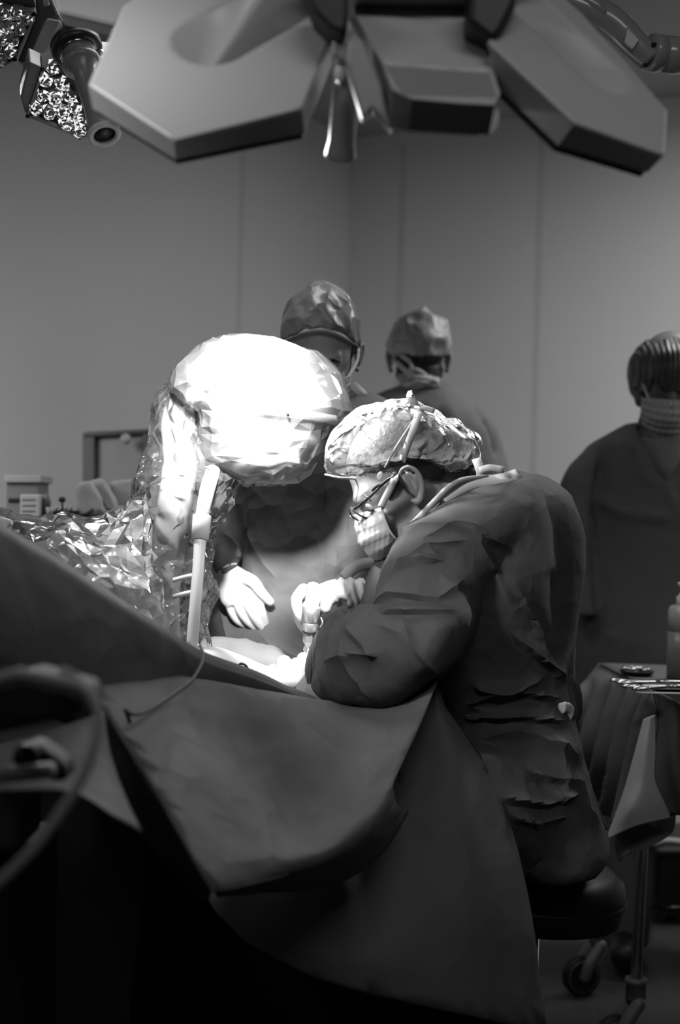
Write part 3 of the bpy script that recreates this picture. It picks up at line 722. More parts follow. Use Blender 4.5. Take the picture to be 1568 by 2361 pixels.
# glasses
gl = m_black
gx = P(812, 1178, 2.52)
obj('spectacles', join(tube([P(876, 1122, 2.483), P(852, 1146, 2.488), P(822, 1170, 2.50), P(808, 1176, 2.51)], .0024, 8, 3),
      tube([P(808, 1168, 2.51), P(818, 1180, 2.50), P(838, 1192, 2.495), P(852, 1196, 2.50)], .0018, 8, 3), tube([P(806, 1172, 2.512), P(812, 1190, 2.52), P(830, 1202, 2.52)], .0018, 8, 3),
      tube([P(876, 1122, 2.483), P(895, 1105, 2.478), P(912, 1098, 2.474)], .0026, 8, 3)), m_black, sg)
obj('spectacle_hinge', box(P(848, 1148, 2.484), (.018, .003, .003), Matrix.Rotation(math.radians(40), 3, 'Y')), m_steel, sg)
obj('spectacle_lens', fuse([ellipsoid(P(826, 1186, 2.505), (.018, .003, .010), Matrix.Rotation(math.radians(38), 3, 'Y'))], .002, 1), film('spectacle_glass', .85, .8, .05, None, .2, .4), sg)
obj('eyelid', fuse([ellipsoid(P(853, 1170, 2.492), (.010, .008, .006), Matrix.Rotation(math.radians(35), 3, 'Y'))], .0018, 1), m_skin, sg)
obj('eyelash', tube([P(843, 1174, 2.487), P(852, 1178, 2.484), P(861, 1176, 2.487)], .0016, 8, 3), m_hair, sg)
obj('eyebrow', tube([P(858, 1132, 2.492), P(868, 1122, 2.488), P(884, 1118, 2.487)], [.002, .0035, .002], 8, 3), m_hair, sg)
obj('cap_label', fuse([ellipsoid(P(876, 1098, 2.470), (.006, .002, .009), Matrix.Rotation(math.radians(15), 3, 'Y'))], .0015, 1), m_tie, sg)

# right gloved hand gripping the drill (far arm)
def hand(chains, palm, voxel=.0022, sm=3):
    return fuse([capsule(c[0], c[1], 14, 3) for c in chains] + palm, voxel, sm)
D = 2.66
ch = [([P(700, 1360, D), P(683, 1384, D - .012), P(690, 1418, D - .012), P(706, 1440, D + .0)], [.0125, .0115, .0105, .009]),
      ([P(706, 1372, D + .02), P(686, 1404, D + .004), P(694, 1436, D + .004), P(708, 1456, D + .008)], [.012, .011, .010, .0085]),
      ([P(716, 1385, D + .034), P(698, 1420, D + .024), P(706, 1446, D + .022), P(716, 1462, D + .02)], [.0115, .0105, .009, .008]),
      ([P(738, 1400, D + .045), P(722, 1428, D + .042), P(726, 1448, D + .036)], [.010, .009, .008]),
      ([P(790, 1368, D + .005), P(768, 1372, D - .012), P(754, 1388, D - .024), P(750, 1402, D - .028)], [.017, .016, .0125, .011])]
palm = [loft([(842, 1336, 838, 1404, 2.70, .028), (815, 1333, 808, 1404, 2.69, .029), (785, 1333, 790, 1400, 2.68, .028), (758, 1338, 762, 1396, 2.67, .026), (730, 1348, 735, 1402, 2.675, .022), (700, 1350, 712, 1396, 2.68, .018)], 24, 4)]
hv2, hf2 = hand(ch, palm)
hn2 = normals(hv2, hf2); x_, y_, _ = PX(hv2)
hv2 = hv2 + hn2 * (np.where(x_ > 775, .0024 * np.sin((x_ - .25 * (y_ - 1370)) / 3.6 + 2 * vnoise(hv2 * 30)), 0))[:, None]
obj('gloved_hand', (hv2, hf2), m_glove, sg)
obj('glove_cuff', tube([P(834, 1334, 2.672), P(846, 1352, 2.668), P(846, 1378, 2.668), P(836, 1404, 2.675)], .0028, 8, 4), m_glove, sg)
# other hand, mostly behind the near cuff, steadying the toes
ch = [([P(752, 1482, 2.63), P(732, 1478, 2.63), P(718, 1484, 2.63), P(708, 1498, 2.63)], [.011, .010, .009, .008]),
      ([P(752, 1500, 2.62), P(734, 1500, 2.62), P(720, 1508, 2.61), P(712, 1522, 2.61)], [.011, .010, .009, .008]), ([P(752, 1516, 2.61), P(736, 1520, 2.61), P(722, 1530, 2.60), P(716, 1544, 2.60)], [.010, .009, .008, .007]),]
hv3, hf3 = hand(ch, [loft([(745, 1458, 745, 1530, 2.62, .02), (775, 1462, 775, 1545, 2.60, .025), (800, 1470, 800, 1560, 2.56, .03)], 20, 3)])
obj('gloved_hand', (hv3, hf3), m_glove, sg)
obj('sleeve_cuff', tube([P(742, 1458, 2.50), P(728, 1500, 2.49), P(718, 1545, 2.50), P(722, 1592, 2.52)], [.009, .012, .012, .008], 12, 4), mat('knit_cuff', .16, .7, .2, bump=('wave', 60, .5, .003)), sg)
# ------------------------------------------------------------------ surgical drill
m_dsteel = mat('drill_steel', .80, .38, .5, metal=.75)
dr = empty('surgical_drill', P(716, 1420, 2.60), 'white and steel surgical drill held upright in the gloved fist above the toes', 'drill')
a0, a1 = P(723, 1342, 2.60), P(711, 1494, 2.62); ax = a1 - a0; L_ = np.linalg.norm(ax); mm = 2.6 / FPX
obj('drill_body', lathe(a0, ax, [(0, 4 * mm), (.002, 11 * mm), (.006, 15 * mm), (.012, 16 * mm), (L_ * .36, 16.5 * mm), (L_ * .37, 18 * mm)]), m_white, dr)
obj('drill_sleeve', lathe(a0, ax, [(L_ * .365, 18 * mm), (L_ * .38, 21 * mm), (L_ * .56, 21 * mm), (L_ * .575, 18.5 * mm), (L_ * .6, 18.5 * mm)]), m_dsteel, dr)
obj('drill_collar', lathe(a0, ax, [(L_ * .585, 17 * mm), (L_ * .59, 18 * mm), (L_ * .74, 16.8 * mm), (L_ * .75, 15 * mm)]), m_dsteel, dr)
obj('drill_chuck', lathe(a0, ax, [(L_ * .74, 13.5 * mm), (L_ * .80, 14 * mm), (L_ * .90, 14.5 * mm), (L_ * .95, 9 * mm), (L_, 4.5 * mm)], 6), m_dsteel, dr, smooth=False)
obj('drill_bit', lathe(a0, ax, [(L_ * .98, 3.2 * mm), (L_ * 1.15, 3.0 * mm), (L_ * 1.19, .5 * mm)], 12), m_dsteel, dr)
obj('drill_ring', lathe(a0, ax, [(L_ * .74, 17.4 * mm), (L_ * .755, 17.4 * mm)], 40), m_black, dr)
obj('trigger_lever', tube([P(740, 1424, 2.59), P(744, 1436, 2.585), P(738, 1446, 2.59)], .0016, 8, 3), m_dsteel, dr)
# ------------------------------------------------------------------ patient, operating table and drapes
m_drape = mat('surgical_drape', .09, .6, .3, bump=[('crumple', 7, .5, .02), ('crumple', 22, .3, .005), ('noise', 260, .10, .0008)])
m_drape_lo = m_drape
m_dark = mat('dark_equipment', .012, .5, .3)
tb = empty('operating_table', P(640, 2500, 2.45), 'dark operating table base in deep shade beneath the hanging drapes', 'operating table')
bevel(obj('table_top', box((-.62, 2.52, .80) , (1.0, .42, .06)), m_dark, tb, False), .01)
bevel(obj('table_column', box((-.42, 2.62, .42), (.34, .34, .80)), m_dark, tb, False), .02)
bevel(obj('table_base', box((-.42, 2.60, .05), (.60, .44, .09)), m_dark, tb, False), .02)
# patient drape: rounded ridge running from the near left down to the foot
rows = []
edge = [(-120, 1130, 1.50), (0, 1207, 1.62), (120, 1280, 1.74), (240, 1357, 1.87), (350, 1428, 2.0), (470, 1500, 2.16), (590, 1548, 2.30), (690, 1592, 2.40), (790, 1632, 2.48), (880, 1645, 2.52)]
def ridge_row(dy, dd, squeeze):
    return [(x, y + dy * s, d + dd) for (x, y, d), s in zip(edge, squeeze)]
sq = [1.9, 1.75, 1.6, 1.5, 1.3, 1.0, .72, .45, .2, .08]
rows = [ridge_row(170, .22, [1] * 10), ridge_row(40, .18, [1] * 10), ridge_row(4, .10, [1] * 10), ridge_row(0, .05, [1] * 10), ridge_row(7, .02, [1] * 10), ridge_row(18, .002, [1] * 10), ridge_row(30, -.006, sq), ridge_row(62, -.012, sq), ridge_row(120, -.012, sq), ridge_row(175, .0, sq), ridge_row(215, .02, sq), ridge_row(235, .05, sq)]
v, f = net(rows, 10, 8)
v, f = creases(v, f, [([(0, 1480), (200, 1540), (420, 1590), (600, 1625)], .012, 30), ([(120, 1420), (330, 1520), (520, 1560), (700, 1612)], .008, 25)])
v, f = crinkle(v, f, .004, 6, (1, 1, 1), 3, .0008, 30)
solid(tag(obj('patient_drape', (v, f), m_drape), 'dark drape over the patient, long rounded ridge sloping from left edge down to the foot', 'drape'), .002)
# draped body under the sheet keeps the ridge full
# front sheet: gathered swag with a pointed lower fold
S = [[(205, 1560, 1.86), (400, 1560, 2.06), (600, 1590, 2.28), (790, 1618, 2.42), (925, 1600, 2.40), (1008, 1556, 2.34)],
     [(232, 1620, 1.80), (420, 1622, 1.98), (620, 1648, 2.19), (800, 1645, 2.32), (920, 1625, 2.32), (1003, 1575, 2.31)],
     [(275, 1700, 1.77), (440, 1700, 1.93), (630, 1706, 2.12), (800, 1695, 2.22), (900, 1675, 2.25), (985, 1625, 2.27)],
     [(335, 1795, 1.74), (480, 1800, 1.86), (650, 1800, 2.02), (790, 1790, 2.10), (880, 1755, 2.14), (955, 1700, 2.20)],
     [(392, 1890, 1.71), (520, 1900, 1.80), (660, 1895, 1.92), (775, 1875, 1.99), (855, 1835, 2.05), (925, 1765, 2.13)],
     [(448, 1985, 1.69), (550, 1985, 1.755), (665, 1970, 1.83), (765, 1935, 1.90), (838, 1885, 1.97), (905, 1812, 2.07)],
     [(486, 2046, 1.685), (575, 2034, 1.745), (680, 2012, 1.82), (775, 1970, 1.89), (845, 1912, 1.96), (905, 1835, 2.06)],
     [(494, 2060, 1.70), (585, 2048, 1.765), (690, 2028, 1.845), (785, 1988, 1.92), (852, 1930, 1.99), (910, 1850, 2.09)],
     [(500, 2068, 1.80), (600, 2062, 1.87), (705, 2046, 1.95), (800, 2006, 2.02), (870, 1946, 2.08), (925, 1862, 2.15)],
     [(500, 2060, 1.92), (600, 2066, 1.99), (710, 2060, 2.06), (810, 2026, 2.12), (885, 1966, 2.17), (945, 1872, 2.22)]]
v, f = net(S, 26, 18)
v, f = creases(v, f, [([(640, 1690), (830, 1712), (1000, 1668)], -.050, 12), ([(560, 1700), (700, 1678), (860, 1690), (960, 1660)], .030, 14), ([(880, 1700), (840, 1800), (700, 1900), (600, 1960)], .022, 20), ([(800, 1640), (860, 1660), (990, 1620)], -.02, 10), ([(700, 1720), (740, 1830), (780, 1900)], .010, 12), ([(420, 1680), (520, 1760), (640, 1800)], -.012, 12), ([(900, 1700), (860, 1760), (800, 1850)], .02, 14),
                      ([(435, 1905), (560, 1915), (680, 1930), (800, 1925)], .014, 8), ([(545, 1690), (600, 1800), (650, 1925)], .004, 8), ([(350, 1660), (370, 1800)], .003, 8), ([(495, 2050), (490, 2000), (480, 1960)], .006, 8),
                      ([(985, 1600), (940, 1700), (900, 1790)], .008, 14), ([(460, 1640), (560, 1720)], .006, 12)])
v, f = papery(*crinkle(v, f, .014, 4.5, (1, 1, 1), 8, .0010, 26), .045)
solid(tag(obj('hanging_drape', (v, f), m_drape), 'gathered grey drape swag below the ridge, ending in a pointed fold at its lower left', 'drape'), .002)
# dark left flank of the swag
S = [[(205, 1570, 1.84), (212, 1580, 1.95), (222, 1590, 2.05)], [(246, 1640, 1.795), (232, 1650, 1.88), (225, 1660, 2.0)], [(290, 1715, 1.765), (262, 1730, 1.84), (246, 1750, 1.97)],
     [(338, 1795, 1.74), (305, 1830, 1.82), (278, 1850, 1.93)], [(392, 1888, 1.71), (370, 1925, 1.80), (332, 1935, 1.93)], [(445, 1982, 1.69), (430, 2010, 1.80), (395, 2005, 1.93)], [(487, 2052, 1.687), (480, 2075, 1.80), (462, 2065, 1.93)]]
v, f = net(S, 8, 8); v, f = crinkle(v, f, .003, 8, (1, 1, 1), 9, .0006, 34)
solid(tag(obj('hanging_drape', (v, f), m_drape), 'dark narrow drape fold hanging left of the pointed swag, turned away from the light', 'drape'), .002)
# lower sheet hanging behind the swag down to its curved hem
S = [[(880, 1600, 2.46), (950, 1580, 2.43), (1000, 1562, 2.40), (1008, 1558, 2.40), (1014, 1560, 2.42)],
     [(700, 1720, 2.42), (850, 1700, 2.40), (960, 1670, 2.37), (1020, 1650, 2.36), (1050, 1655, 2.40)],
     [(600, 1860, 2.36), (800, 1850, 2.33), (960, 1830, 2.30), (1080, 1800, 2.31), (1136, 1790, 2.36)],
     [(520, 2000, 2.28), (760, 2010, 2.26), (940, 2000, 2.24), (1100, 1970, 2.26), (1190, 1950, 2.32)],
     [(480, 2050, 2.20), (720, 2110, 2.21), (930, 2120, 2.20), (1110, 2110, 2.22), (1226, 2110, 2.29)],
     [(500, 2100, 2.16), (720, 2190, 2.17), (920, 2220, 2.17), (1110, 2235, 2.20), (1245, 2240, 2.28)],
     [(560, 2165, 2.15), (730, 2255, 2.16), (920, 2308, 2.16), (1100, 2345, 2.18), (1262, 2385, 2.27)]]
v, f = net(S, 26, 18)
v, f = creases(v, f, [([(1165, 1960), (1140, 2080), (1110, 2220), (1085, 2340)], -.018, 12), ([(780, 2010), (900, 2000), (1040, 2020), (1180, 2060)], .005, 7), ([(960, 1640), (1030, 1800)], .004, 10), ([(870, 2120), (840, 2300)], .004, 10)])
x_, y_, _ = PX(v)
v, f = papery(*crinkle(v, f, .012, 4.5, (1, 1, .7), 12, .0010, 30), .045)
solid(tag(obj('hanging_drape', (v, f), m_drape), 'lower dark drape sheet with straight right edge and curved hem in front of the stool', 'drape'), .002)
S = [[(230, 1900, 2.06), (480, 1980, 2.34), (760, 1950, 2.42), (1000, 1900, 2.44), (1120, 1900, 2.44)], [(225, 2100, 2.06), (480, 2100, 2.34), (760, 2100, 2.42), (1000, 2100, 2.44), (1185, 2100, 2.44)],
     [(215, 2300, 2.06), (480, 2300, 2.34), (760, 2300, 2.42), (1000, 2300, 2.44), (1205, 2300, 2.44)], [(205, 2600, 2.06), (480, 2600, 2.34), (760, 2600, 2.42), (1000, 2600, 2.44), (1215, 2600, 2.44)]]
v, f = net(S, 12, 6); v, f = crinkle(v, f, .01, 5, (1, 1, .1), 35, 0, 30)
solid(tag(obj('under_drape_sheet', (v, f), mat('under_drape_shade', .010, .7, .2)), 'almost black sheet added as deep shade under the lower drape hem, reaching the floor', 'cloth'), .002)  # dark sheet added to stand for the shade beneath the drapes
# patient's foot and lower leg, brightly lit
m_foot = mat('patient_skin', .80, .55, .4, bump=('noise', 120, .1, .001))
ft = empty('person', P(560, 1560, 2.66), 'patient, only the brightly lit bare lower leg and foot with toes showing above the drape', 'person')
leg = loft([(440, 1493, 440, 1560, 2.52, .045), (500, 1492, 500, 1590, 2.54, .050), (560, 1512, 555, 1610, 2.58, .050), (615, 1535, 605, 1640, 2.60, .048), (660, 1540, 650, 1650, 2.62, .045), (700, 1545, 685, 1640, 2.62, .035)], 24, 5, 2)
toes = []
for c, r in [((700, 1522, 2.61), .014), ((655, 1530, 2.64), .015), ((682, 1532, 2.625), .012), ((632, 1546, 2.66), .012), ((690, 1545, 2.60), .017)]:
    toes.append(ellipsoid(P(*c), (r, r, r * 1.1)))
toes += [capsule([P(690, 1560, 2.60), P(698, 1535, 2.61), P(701, 1520, 2.61)], [.020, .014, .0125], 14), capsule([P(652, 1570, 2.62), P(656, 1548, 2.635), P(656, 1532, 2.64)], [.018, .014, .0135], 14), capsule([P(630, 1575, 2.64), P(632, 1552, 2.655), P(628, 1543, 2.66)], [.016, .012, .010], 14)]
toes.append(loft([(600, 1560, 640, 1600, 2.62, .05), (640, 1545, 700, 1590, 2.615, .045), (680, 1552, 708, 1570, 2.61, .03)], 20, 4))
v, f = fuse([leg] + toes, .0035, 3)
obj('foot', (v, f), m_foot, ft)
tag(obj('clip_wire', tube([P(548, 1536, 2.45), P(556, 1530, 2.44), P(566, 1534, 2.43), P(573, 1546, 2.43)], .0022, 8, 4), m_dark), 'small dark wire loop on the ridge drape in front of the lit leg', 'wire')
tag(obj('suction_cable', join(tube([P(462, 1492, 2.12), P(469, 1505, 2.06), P(466, 1530, 2.02), P(440, 1572, 1.97), P(385, 1612, 1.91), P(340, 1640, 1.83), P(310, 1648, 1.80), P(292, 1640, 1.79), P(286, 1636, 1.79)], .0022, 8, 5),
    tube([P(290, 1636, 1.785), P(296, 1655, 1.785), P(300, 1668, 1.785)], .0028, 8, 3)), m_dark), 'thin dark cable running over the ridge drape to a small clip', 'cable')
# sheets on the far side of the operating table, lit by the beam
S = [[(440, 1505, 2.80), (520, 1480, 2.80), (600, 1488, 2.80), (680, 1505, 2.80), (760, 1520, 2.78)], [(440, 1495, 2.76), (520, 1472, 2.76), (600, 1486, 2.76), (680, 1508, 2.75), (760, 1530, 2.74)],
     [(440, 1520, 2.73), (520, 1500, 2.73), (600, 1510, 2.72), (680, 1530, 2.71), (760, 1550, 2.70)], [(440, 1570, 2.71), (520, 1560, 2.71), (600, 1570, 2.70), (680, 1590, 2.69), (760, 1610, 2.68)]]
v, f = net(S, 16, 8); v, f = papery(*crinkle(v, f, .010, 16, (1, .5, .5), 21, .003, 46, False), .12)
solid(tag(obj('table_drape', (v, f), mat('table_sheet', .26, .6, .3)), 'crumpled lit sheet edge on the far side of the table behind the patient\'s foot', 'drape'), .002)
S = [[(708, 1460, 2.66), (716, 1458, 2.62), (724, 1468, 2.60)], [(712, 1500, 2.64), (722, 1500, 2.60), (736, 1505, 2.57)], [(688, 1560, 2.60), (716, 1540, 2.56), (742, 1545, 2.53)], [(680, 1590, 2.54), (712, 1580, 2.50), (748, 1590, 2.48)], [(690, 1600, 2.50), (730, 1612, 2.47), (775, 1622, 2.45)]]
v, f = net(S, 14, 10); v, f = crinkle(v, f, .007, 18, (1, 1, .4), 24, .0012, 50)
solid(tag(obj('towel', (v, f), mat('foot_towel', .13, .6, .3)), 'pleated grey towel between the toes and the near sleeve cuff', 'towel'), .002)
# ------------------------------------------------------------------ left foreground: tray, sheet, tubing
m_edge = mat('grey_plastic_edge', .26, .45, .4)
sh = [[(-80, 1735, 1.66), (60, 1700, 1.68), (200, 1655, 1.72), (240, 1640, 1.76)], [(-80, 1770, 1.58), (80, 1745, 1.60), (215, 1740, 1.64), (255, 1740, 1.68)], [(-80, 1800, 1.52), (90, 1790, 1.54), (240, 1820, 1.57), (285, 1830, 1.61)], [(-80, 1830, 1.49), (150, 1822, 1.50), (270, 1885, 1.53), (330, 1918, 1.56)]]
v, f = net(sh, 8, 8); v, f = crinkle(v, f, .003, 8, (1, 1, 1), 31, .0006, 30)
solid(tag(obj('hanging_drape', (v, f), m_drape), 'triangular grey sheet tip hanging at lower left behind the curved tube', 'drape'), .002)
tr = empty('equipment_tray', P(40, 1640, 1.32), 'blurred black tray with pale rim at the left edge, under the ridge drape', 'tray')
bevel(obj('tray_body', slab([(-80, 1590), (10, 1565), (60, 1556), (195, 1592), (200, 1640), (120, 1665), (-80, 1708)], 1.30, .10), m_black, tr, False), .008)
obj('tray_rim', tube([P(-60, 1582, 1.26), P(30, 1556, 1.26), P(70, 1558, 1.26), P(150, 1574, 1.26), P(215, 1590, 1.26)], .0058, 10, 4), m_edge, tr)
obj('tray_rim', tube([P(140, 1545, 1.28), P(165, 1556, 1.28), P(195, 1578, 1.28), P(222, 1592, 1.28)], .0040, 10, 4), m_edge, tr)
tag(obj('curved_tube', tube([P(196, 1590, 1.24), P(216, 1610, 1.23), P(228, 1660, 1.22), P(215, 1730, 1.21), P(180, 1810, 1.20), P(120, 1900, 1.19), P(60, 1975, 1.18), P(-60, 2085, 1.17)], .0046, 12, 6), m_edge), 'grey flexible tube curving from the black tray down to the left edge', 'tube')
eq = empty('equipment_cart', P(20, 2361, 1.75), 'dark blurred equipment cart with pale front box and rail at the lower left edge', 'cart')
bevel(obj('cart_box', slab([(-80, 1800), (55, 1805), (46, 1965), (-80, 1975)], 1.68, .12), mat('cart_box_grey', .05, .5, .4), eq, False), .008)
bevel(obj('cart_body', slab([(-120, 1970), (45, 1975), (30, 2700), (-120, 2700)], 1.70, .30), m_dark, eq, False), .01)
obj('cart_rail', tube([P(-80, 1792, 1.40), P(60, 1782, 1.40), P(118, 1776, 1.42)], .0085, 12, 3), m_edge, eq)
obj('cart_knob', lathe(P(62, 1738, 1.44), (0.2, -1, 0), [(0, .012), (.02, .014), (.03, .012)]), m_black, eq)
bevel(obj('cart_clamp', slab([(56, 1710), (90, 1718), (150, 1760), (158, 1800), (120, 1806), (60, 1770)], 1.43, .05), m_black, eq, False), .006)
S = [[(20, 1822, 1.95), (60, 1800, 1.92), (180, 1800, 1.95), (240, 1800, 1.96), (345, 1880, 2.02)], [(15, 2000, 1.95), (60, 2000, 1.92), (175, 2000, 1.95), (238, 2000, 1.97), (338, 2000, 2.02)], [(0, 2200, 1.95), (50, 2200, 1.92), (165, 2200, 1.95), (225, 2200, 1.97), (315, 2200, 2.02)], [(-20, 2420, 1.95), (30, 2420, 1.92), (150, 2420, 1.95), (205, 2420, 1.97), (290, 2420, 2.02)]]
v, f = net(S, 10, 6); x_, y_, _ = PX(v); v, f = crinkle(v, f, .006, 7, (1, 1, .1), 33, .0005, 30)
solid(tag(obj('under_drape_sheet', (v, f), mat('under_drape_sheet', .028, .6, .3)), 'very dark cloth skirt hanging straight down at the lower left under the drapes', 'cloth'), .002)
# ------------------------------------------------------------------ draped imaging head (blown out by the lamp)
m_fl = mat('detector_white', .8, .4, .4)
m_bag = film('drape_film_milky', veins=.35, vscale=7, clear=.55, white=.95, rough=.18, transl=.35, gloss=.25, bump=[('crumple', 12, .7, .02), ('noise', 30, .3, .006)])
m_heap = film('drape_film_heap', veins=.35, vscale=9, clear=.42, white=.78, rough=.22, transl=.3, gloss=.14, bump=[('crumple', 14, .8, .02), ('crumple', 40, .4, .006)])
m_clear = film('drape_film_clear', veins=.5, vscale=9, clear=.74, white=.92, rough=.10, transl=.4, gloss=.30, bump=[('crumple', 16, .9, .022), ('crumple', 44, .5, .008)])
fl_ = empty('imaging_head', P(640, 1120, 2.78), 'white imaging drum with wide rim, brilliantly lit, wrapped in a clear drape', 'imaging device')
ax = np.array([.085, -.03, 1.0]); ax /= np.linalg.norm(ax); c0 = P(628, 958, 2.74); mm = 2.74 / FPX
obj('detector_bowl', lathe(c0, -ax, [(.004, 128 * mm), (.03, 126 * mm), (.075, 118 * mm), (.105, 104 * mm), (.125, 76 * mm), (.132, 20 * mm)], 64), m_fl, fl_)
bevel(obj('detector_rim', lathe(c0, ax, [(-.008, 130 * mm), (-.006, 176 * mm), (.002, 184 * mm), (.010, 182 * mm), (.012, 150 * mm)], 72), m_fl, fl_, True), .001)
obj('detector_dome', lathe(c0, ax, [(.010, 150 * mm), (.05, 152 * mm), (.09, 142 * mm), (.12, 110 * mm), (.135, 60 * mm), (.138, 8 * mm)], 64), m_fl, fl_)
obj('rim_screw', lathe(P(664, 957, 2.562), (0, -1, 0), [(0, .0028), (.003, .0028)], 14), m_dark, fl_)
def faceted(L, jit, seed, sub_n=1, amp=.02, freq=9):
    """crumpled film: coarse jittered triangles with sharp creases"""
    v, f = np.array(L[0]), L[1]; n_ = normals(v, f); rs = np.random.RandomState(seed)
    v = v + n_ * (amp * (worley(v * freq, seed) - .5))[:, None] + rs.uniform(-jit, jit, v.shape)
    F = []
    for q in f:
        if len(q) == 4:
            if rs.rand() < .5: F += [(q[0], q[1], q[2]), (q[0], q[2], q[3])]
            else: F += [(q[0], q[1], q[3]), (q[1], q[2], q[3])]
        elif len(q) < 6: F.append(q)
    return v, F
# film bag round the drum
bag = loft([(498, 782, 545, 780, 2.74, .05), (452, 806, 668, 794, 2.74, .13), (402, 862, 742, 818, 2.74, .165), (392, 905, 790, 872, 2.74, .175), (425, 935, 808, 915, 2.74, .180), (452, 955, 815, 955, 2.74, .180), (455, 990, 770, 985, 2.74, .165), (456, 1030, 757, 1020, 2.74, .150),
            (462, 1062, 738, 1055, 2.74, .135), (500, 1088, 715, 1080, 2.74, .115), (548, 1112, 690, 1102, 2.74, .07), (566, 1122, 655, 1114, 2.74, .04)], 22, 2, 2.4)
v, f = faceted(bag, .004, 5, 1, .012, 6)
obj('drape_bag', (v, f), m_bag, fl_, smooth=False)
# spike of film on the lower left and loose pocket on the left
bag2 = loft([(392, 862, 470, 850, 2.80, .06), (386, 915, 470, 940, 2.80, .08), (384, 970, 465, 1000, 2.80, .08), (402, 1030, 462, 1050, 2.80, .07), (430, 1070, 470, 1085, 2.80, .05), (470, 1088, 500, 1088, 2.80, .03), (486, 1092, 494, 1090, 2.80, .012)], 16, 3, 2.2)
v, f = faceted(bag2, .006, 7, 1, .02, 12)
obj('drape_bag', (v, f), m_clear, fl_, smooth=False)
# support arm and white post
m_post = mat('post_white', .75, .35, .5)
obj('support_arm', loft([(405, 900, 470, 900, 2.77, .05), (375, 960, 460, 975, 2.77, .05), (378, 1060, 455, 1080, 2.75, .05), (365, 1160, 440, 1180, 2.71, .045), (345, 1260, 425, 1270, 2.67, .045), (325, 1370, 412, 1380, 2.63, .045), (310, 1480, 415, 1500, 2.59, .05), (305, 1560, 415, 1580, 2.57, .05)], 24, 4, 4), mat('arm_grey', .62, .4, .4), fl_)
obj('support_post', tube([P(492, 1085, 2.66), P(478, 1130, 2.62), P(465, 1200, 2.58), P(458, 1300, 2.55), P(450, 1400, 2.53), P(442, 1500, 2.52)], [.014, .014, .012, .0105, .0105, .0105], 20, 4), m_post, fl_)
obj('post_coupling', tube([P(466, 1190, 2.58), P(461, 1245, 2.565)], [.017, .016], 20), m_post, fl_)
for y in (1330, 1368): obj('post_bracket', strip([P(400, y + 8, 2.57), P(430, y, 2.55), P(452, y - 4, 2.54)], .004, (0, -1, .3), .002), m_post, fl_)
# clear sleeve over the arm
sl = loft([(398, 885, 470, 880, 2.80, .07), (352, 948, 500, 1000, 2.80, .11), (342, 1050, 545, 1090, 2.78, .13), (312, 1112, 546, 1118, 2.76, .13), (304, 1180, 524, 1185, 2.74, .13), (300, 1250, 484, 1235, 2.72, .12), (295, 1310, 482, 1290, 2.70, .12),
           (300, 1370, 498, 1365, 2.66, .11), (320, 1440, 474, 1425, 2.63, .10), (360, 1500, 466, 1490, 2.60, .08), (380, 1550, 462, 1545, 2.60, .07)], 38, 4, 2.2, cap=False)
v, f = faceted(sl, .007, 8, 1, .035, 10)
tag(obj('clear_film_drape', (v, f), m_clear, smooth=False), 'tall wrinkled clear plastic sleeve hanging over the arm below the white drum', 'plastic drape')
# film heap spreading to the left behind the ridge
S = [[(-60, 1180, 2.75), (20, 1172, 2.75), (90, 1196, 2.75), (170, 1196, 2.75), (240, 1192, 2.75), (300, 1160, 2.75), (345, 1100, 2.75)],
     [(-60, 1178, 2.60), (10, 1180, 2.60), (90, 1200, 2.60), (170, 1200, 2.60), (250, 1200, 2.60), (310, 1180, 2.62), (350, 1140, 2.64)],
     [(-60, 1230, 2.48), (20, 1230, 2.48), (90, 1240, 2.46), (170, 1250, 2.48), (250, 1270, 2.48), (315, 1270, 2.52), (355, 1240, 2.56)],
     [(-60, 1290, 2.42), (40, 1300, 2.40), (120, 1310, 2.40), (190, 1340, 2.42), (270, 1370, 2.42), (340, 1370, 2.46), (380, 1340, 2.52)],
     [(-60, 1400, 2.36), (60, 1400, 2.36), (140, 1420, 2.36), (220, 1440, 2.38), (300, 1470, 2.40), (360, 1490, 2.44), (400, 1480, 2.50)]]
v, f = faceted(net(S, 4, 4), .008, 11, 1, .06, 6)
tag(obj('clear_film_drape', (v, f), m_heap, smooth=False), 'heap of wrinkled clear plastic film spreading left behind the dark ridge drape', 'plastic drape')
bk = loft([(-80, 1215, -80, 1600, 2.85, .12), (60, 1215, 60, 1600, 2.85, .12), (200, 1210, 200, 1600, 2.85, .12), (300, 1205, 300, 1600, 2.85, .12), (345, 1200, 345, 1600, 2.85, .10)], 20, 3, 4)
tag(obj('draped_cabinet', bk, mat('cabinet_sheet', .30, .6, .3)), 'pale covered unit behind the clear plastic heap at left', 'cabinet')
# ------------------------------------------------------------------ standing assistant behind the imaging drum
m_capdark = mat('dark_cap', .095, .38, .5, bump=[('crumple', 20, .9, .012), ('noise', 30, .4, .006)], var=.35, varscale=18)
a_ = empty('person', P(742, 2500, 3.11), 'standing person in dark gown and cap, face half hidden by white drum, one gloved hand', 'person')
AR = basis((-.06, -math.cos(math.radians(24)), -math.sin(math.radians(24))), (0, -.4, .9)); AO = P(741, 826, 3.11)
hv_, hf_ = head_mesh(AO, AR, 1.0, .004)
nk = loft([(700, 850, 790, 850, 3.12, .055), (690, 910, 800, 905, 3.13, .06), (670, 940, 820, 930, 3.13, .06)], 20, 4)
hv_, hf_ = fuse([(hv_, hf_), nk], .004, 3)
obj('head', (hv_, hf_), mat('skin_forehead', .24, .5, .4, bump=('noise', 200, .12, .0008)), a_)
al = lambda V: (np.asarray(V) - AO) @ AR
for s_ in (1, -1): obj('ear', ear_mesh(AO, AR, s_, 1.0), m_skin, a_)
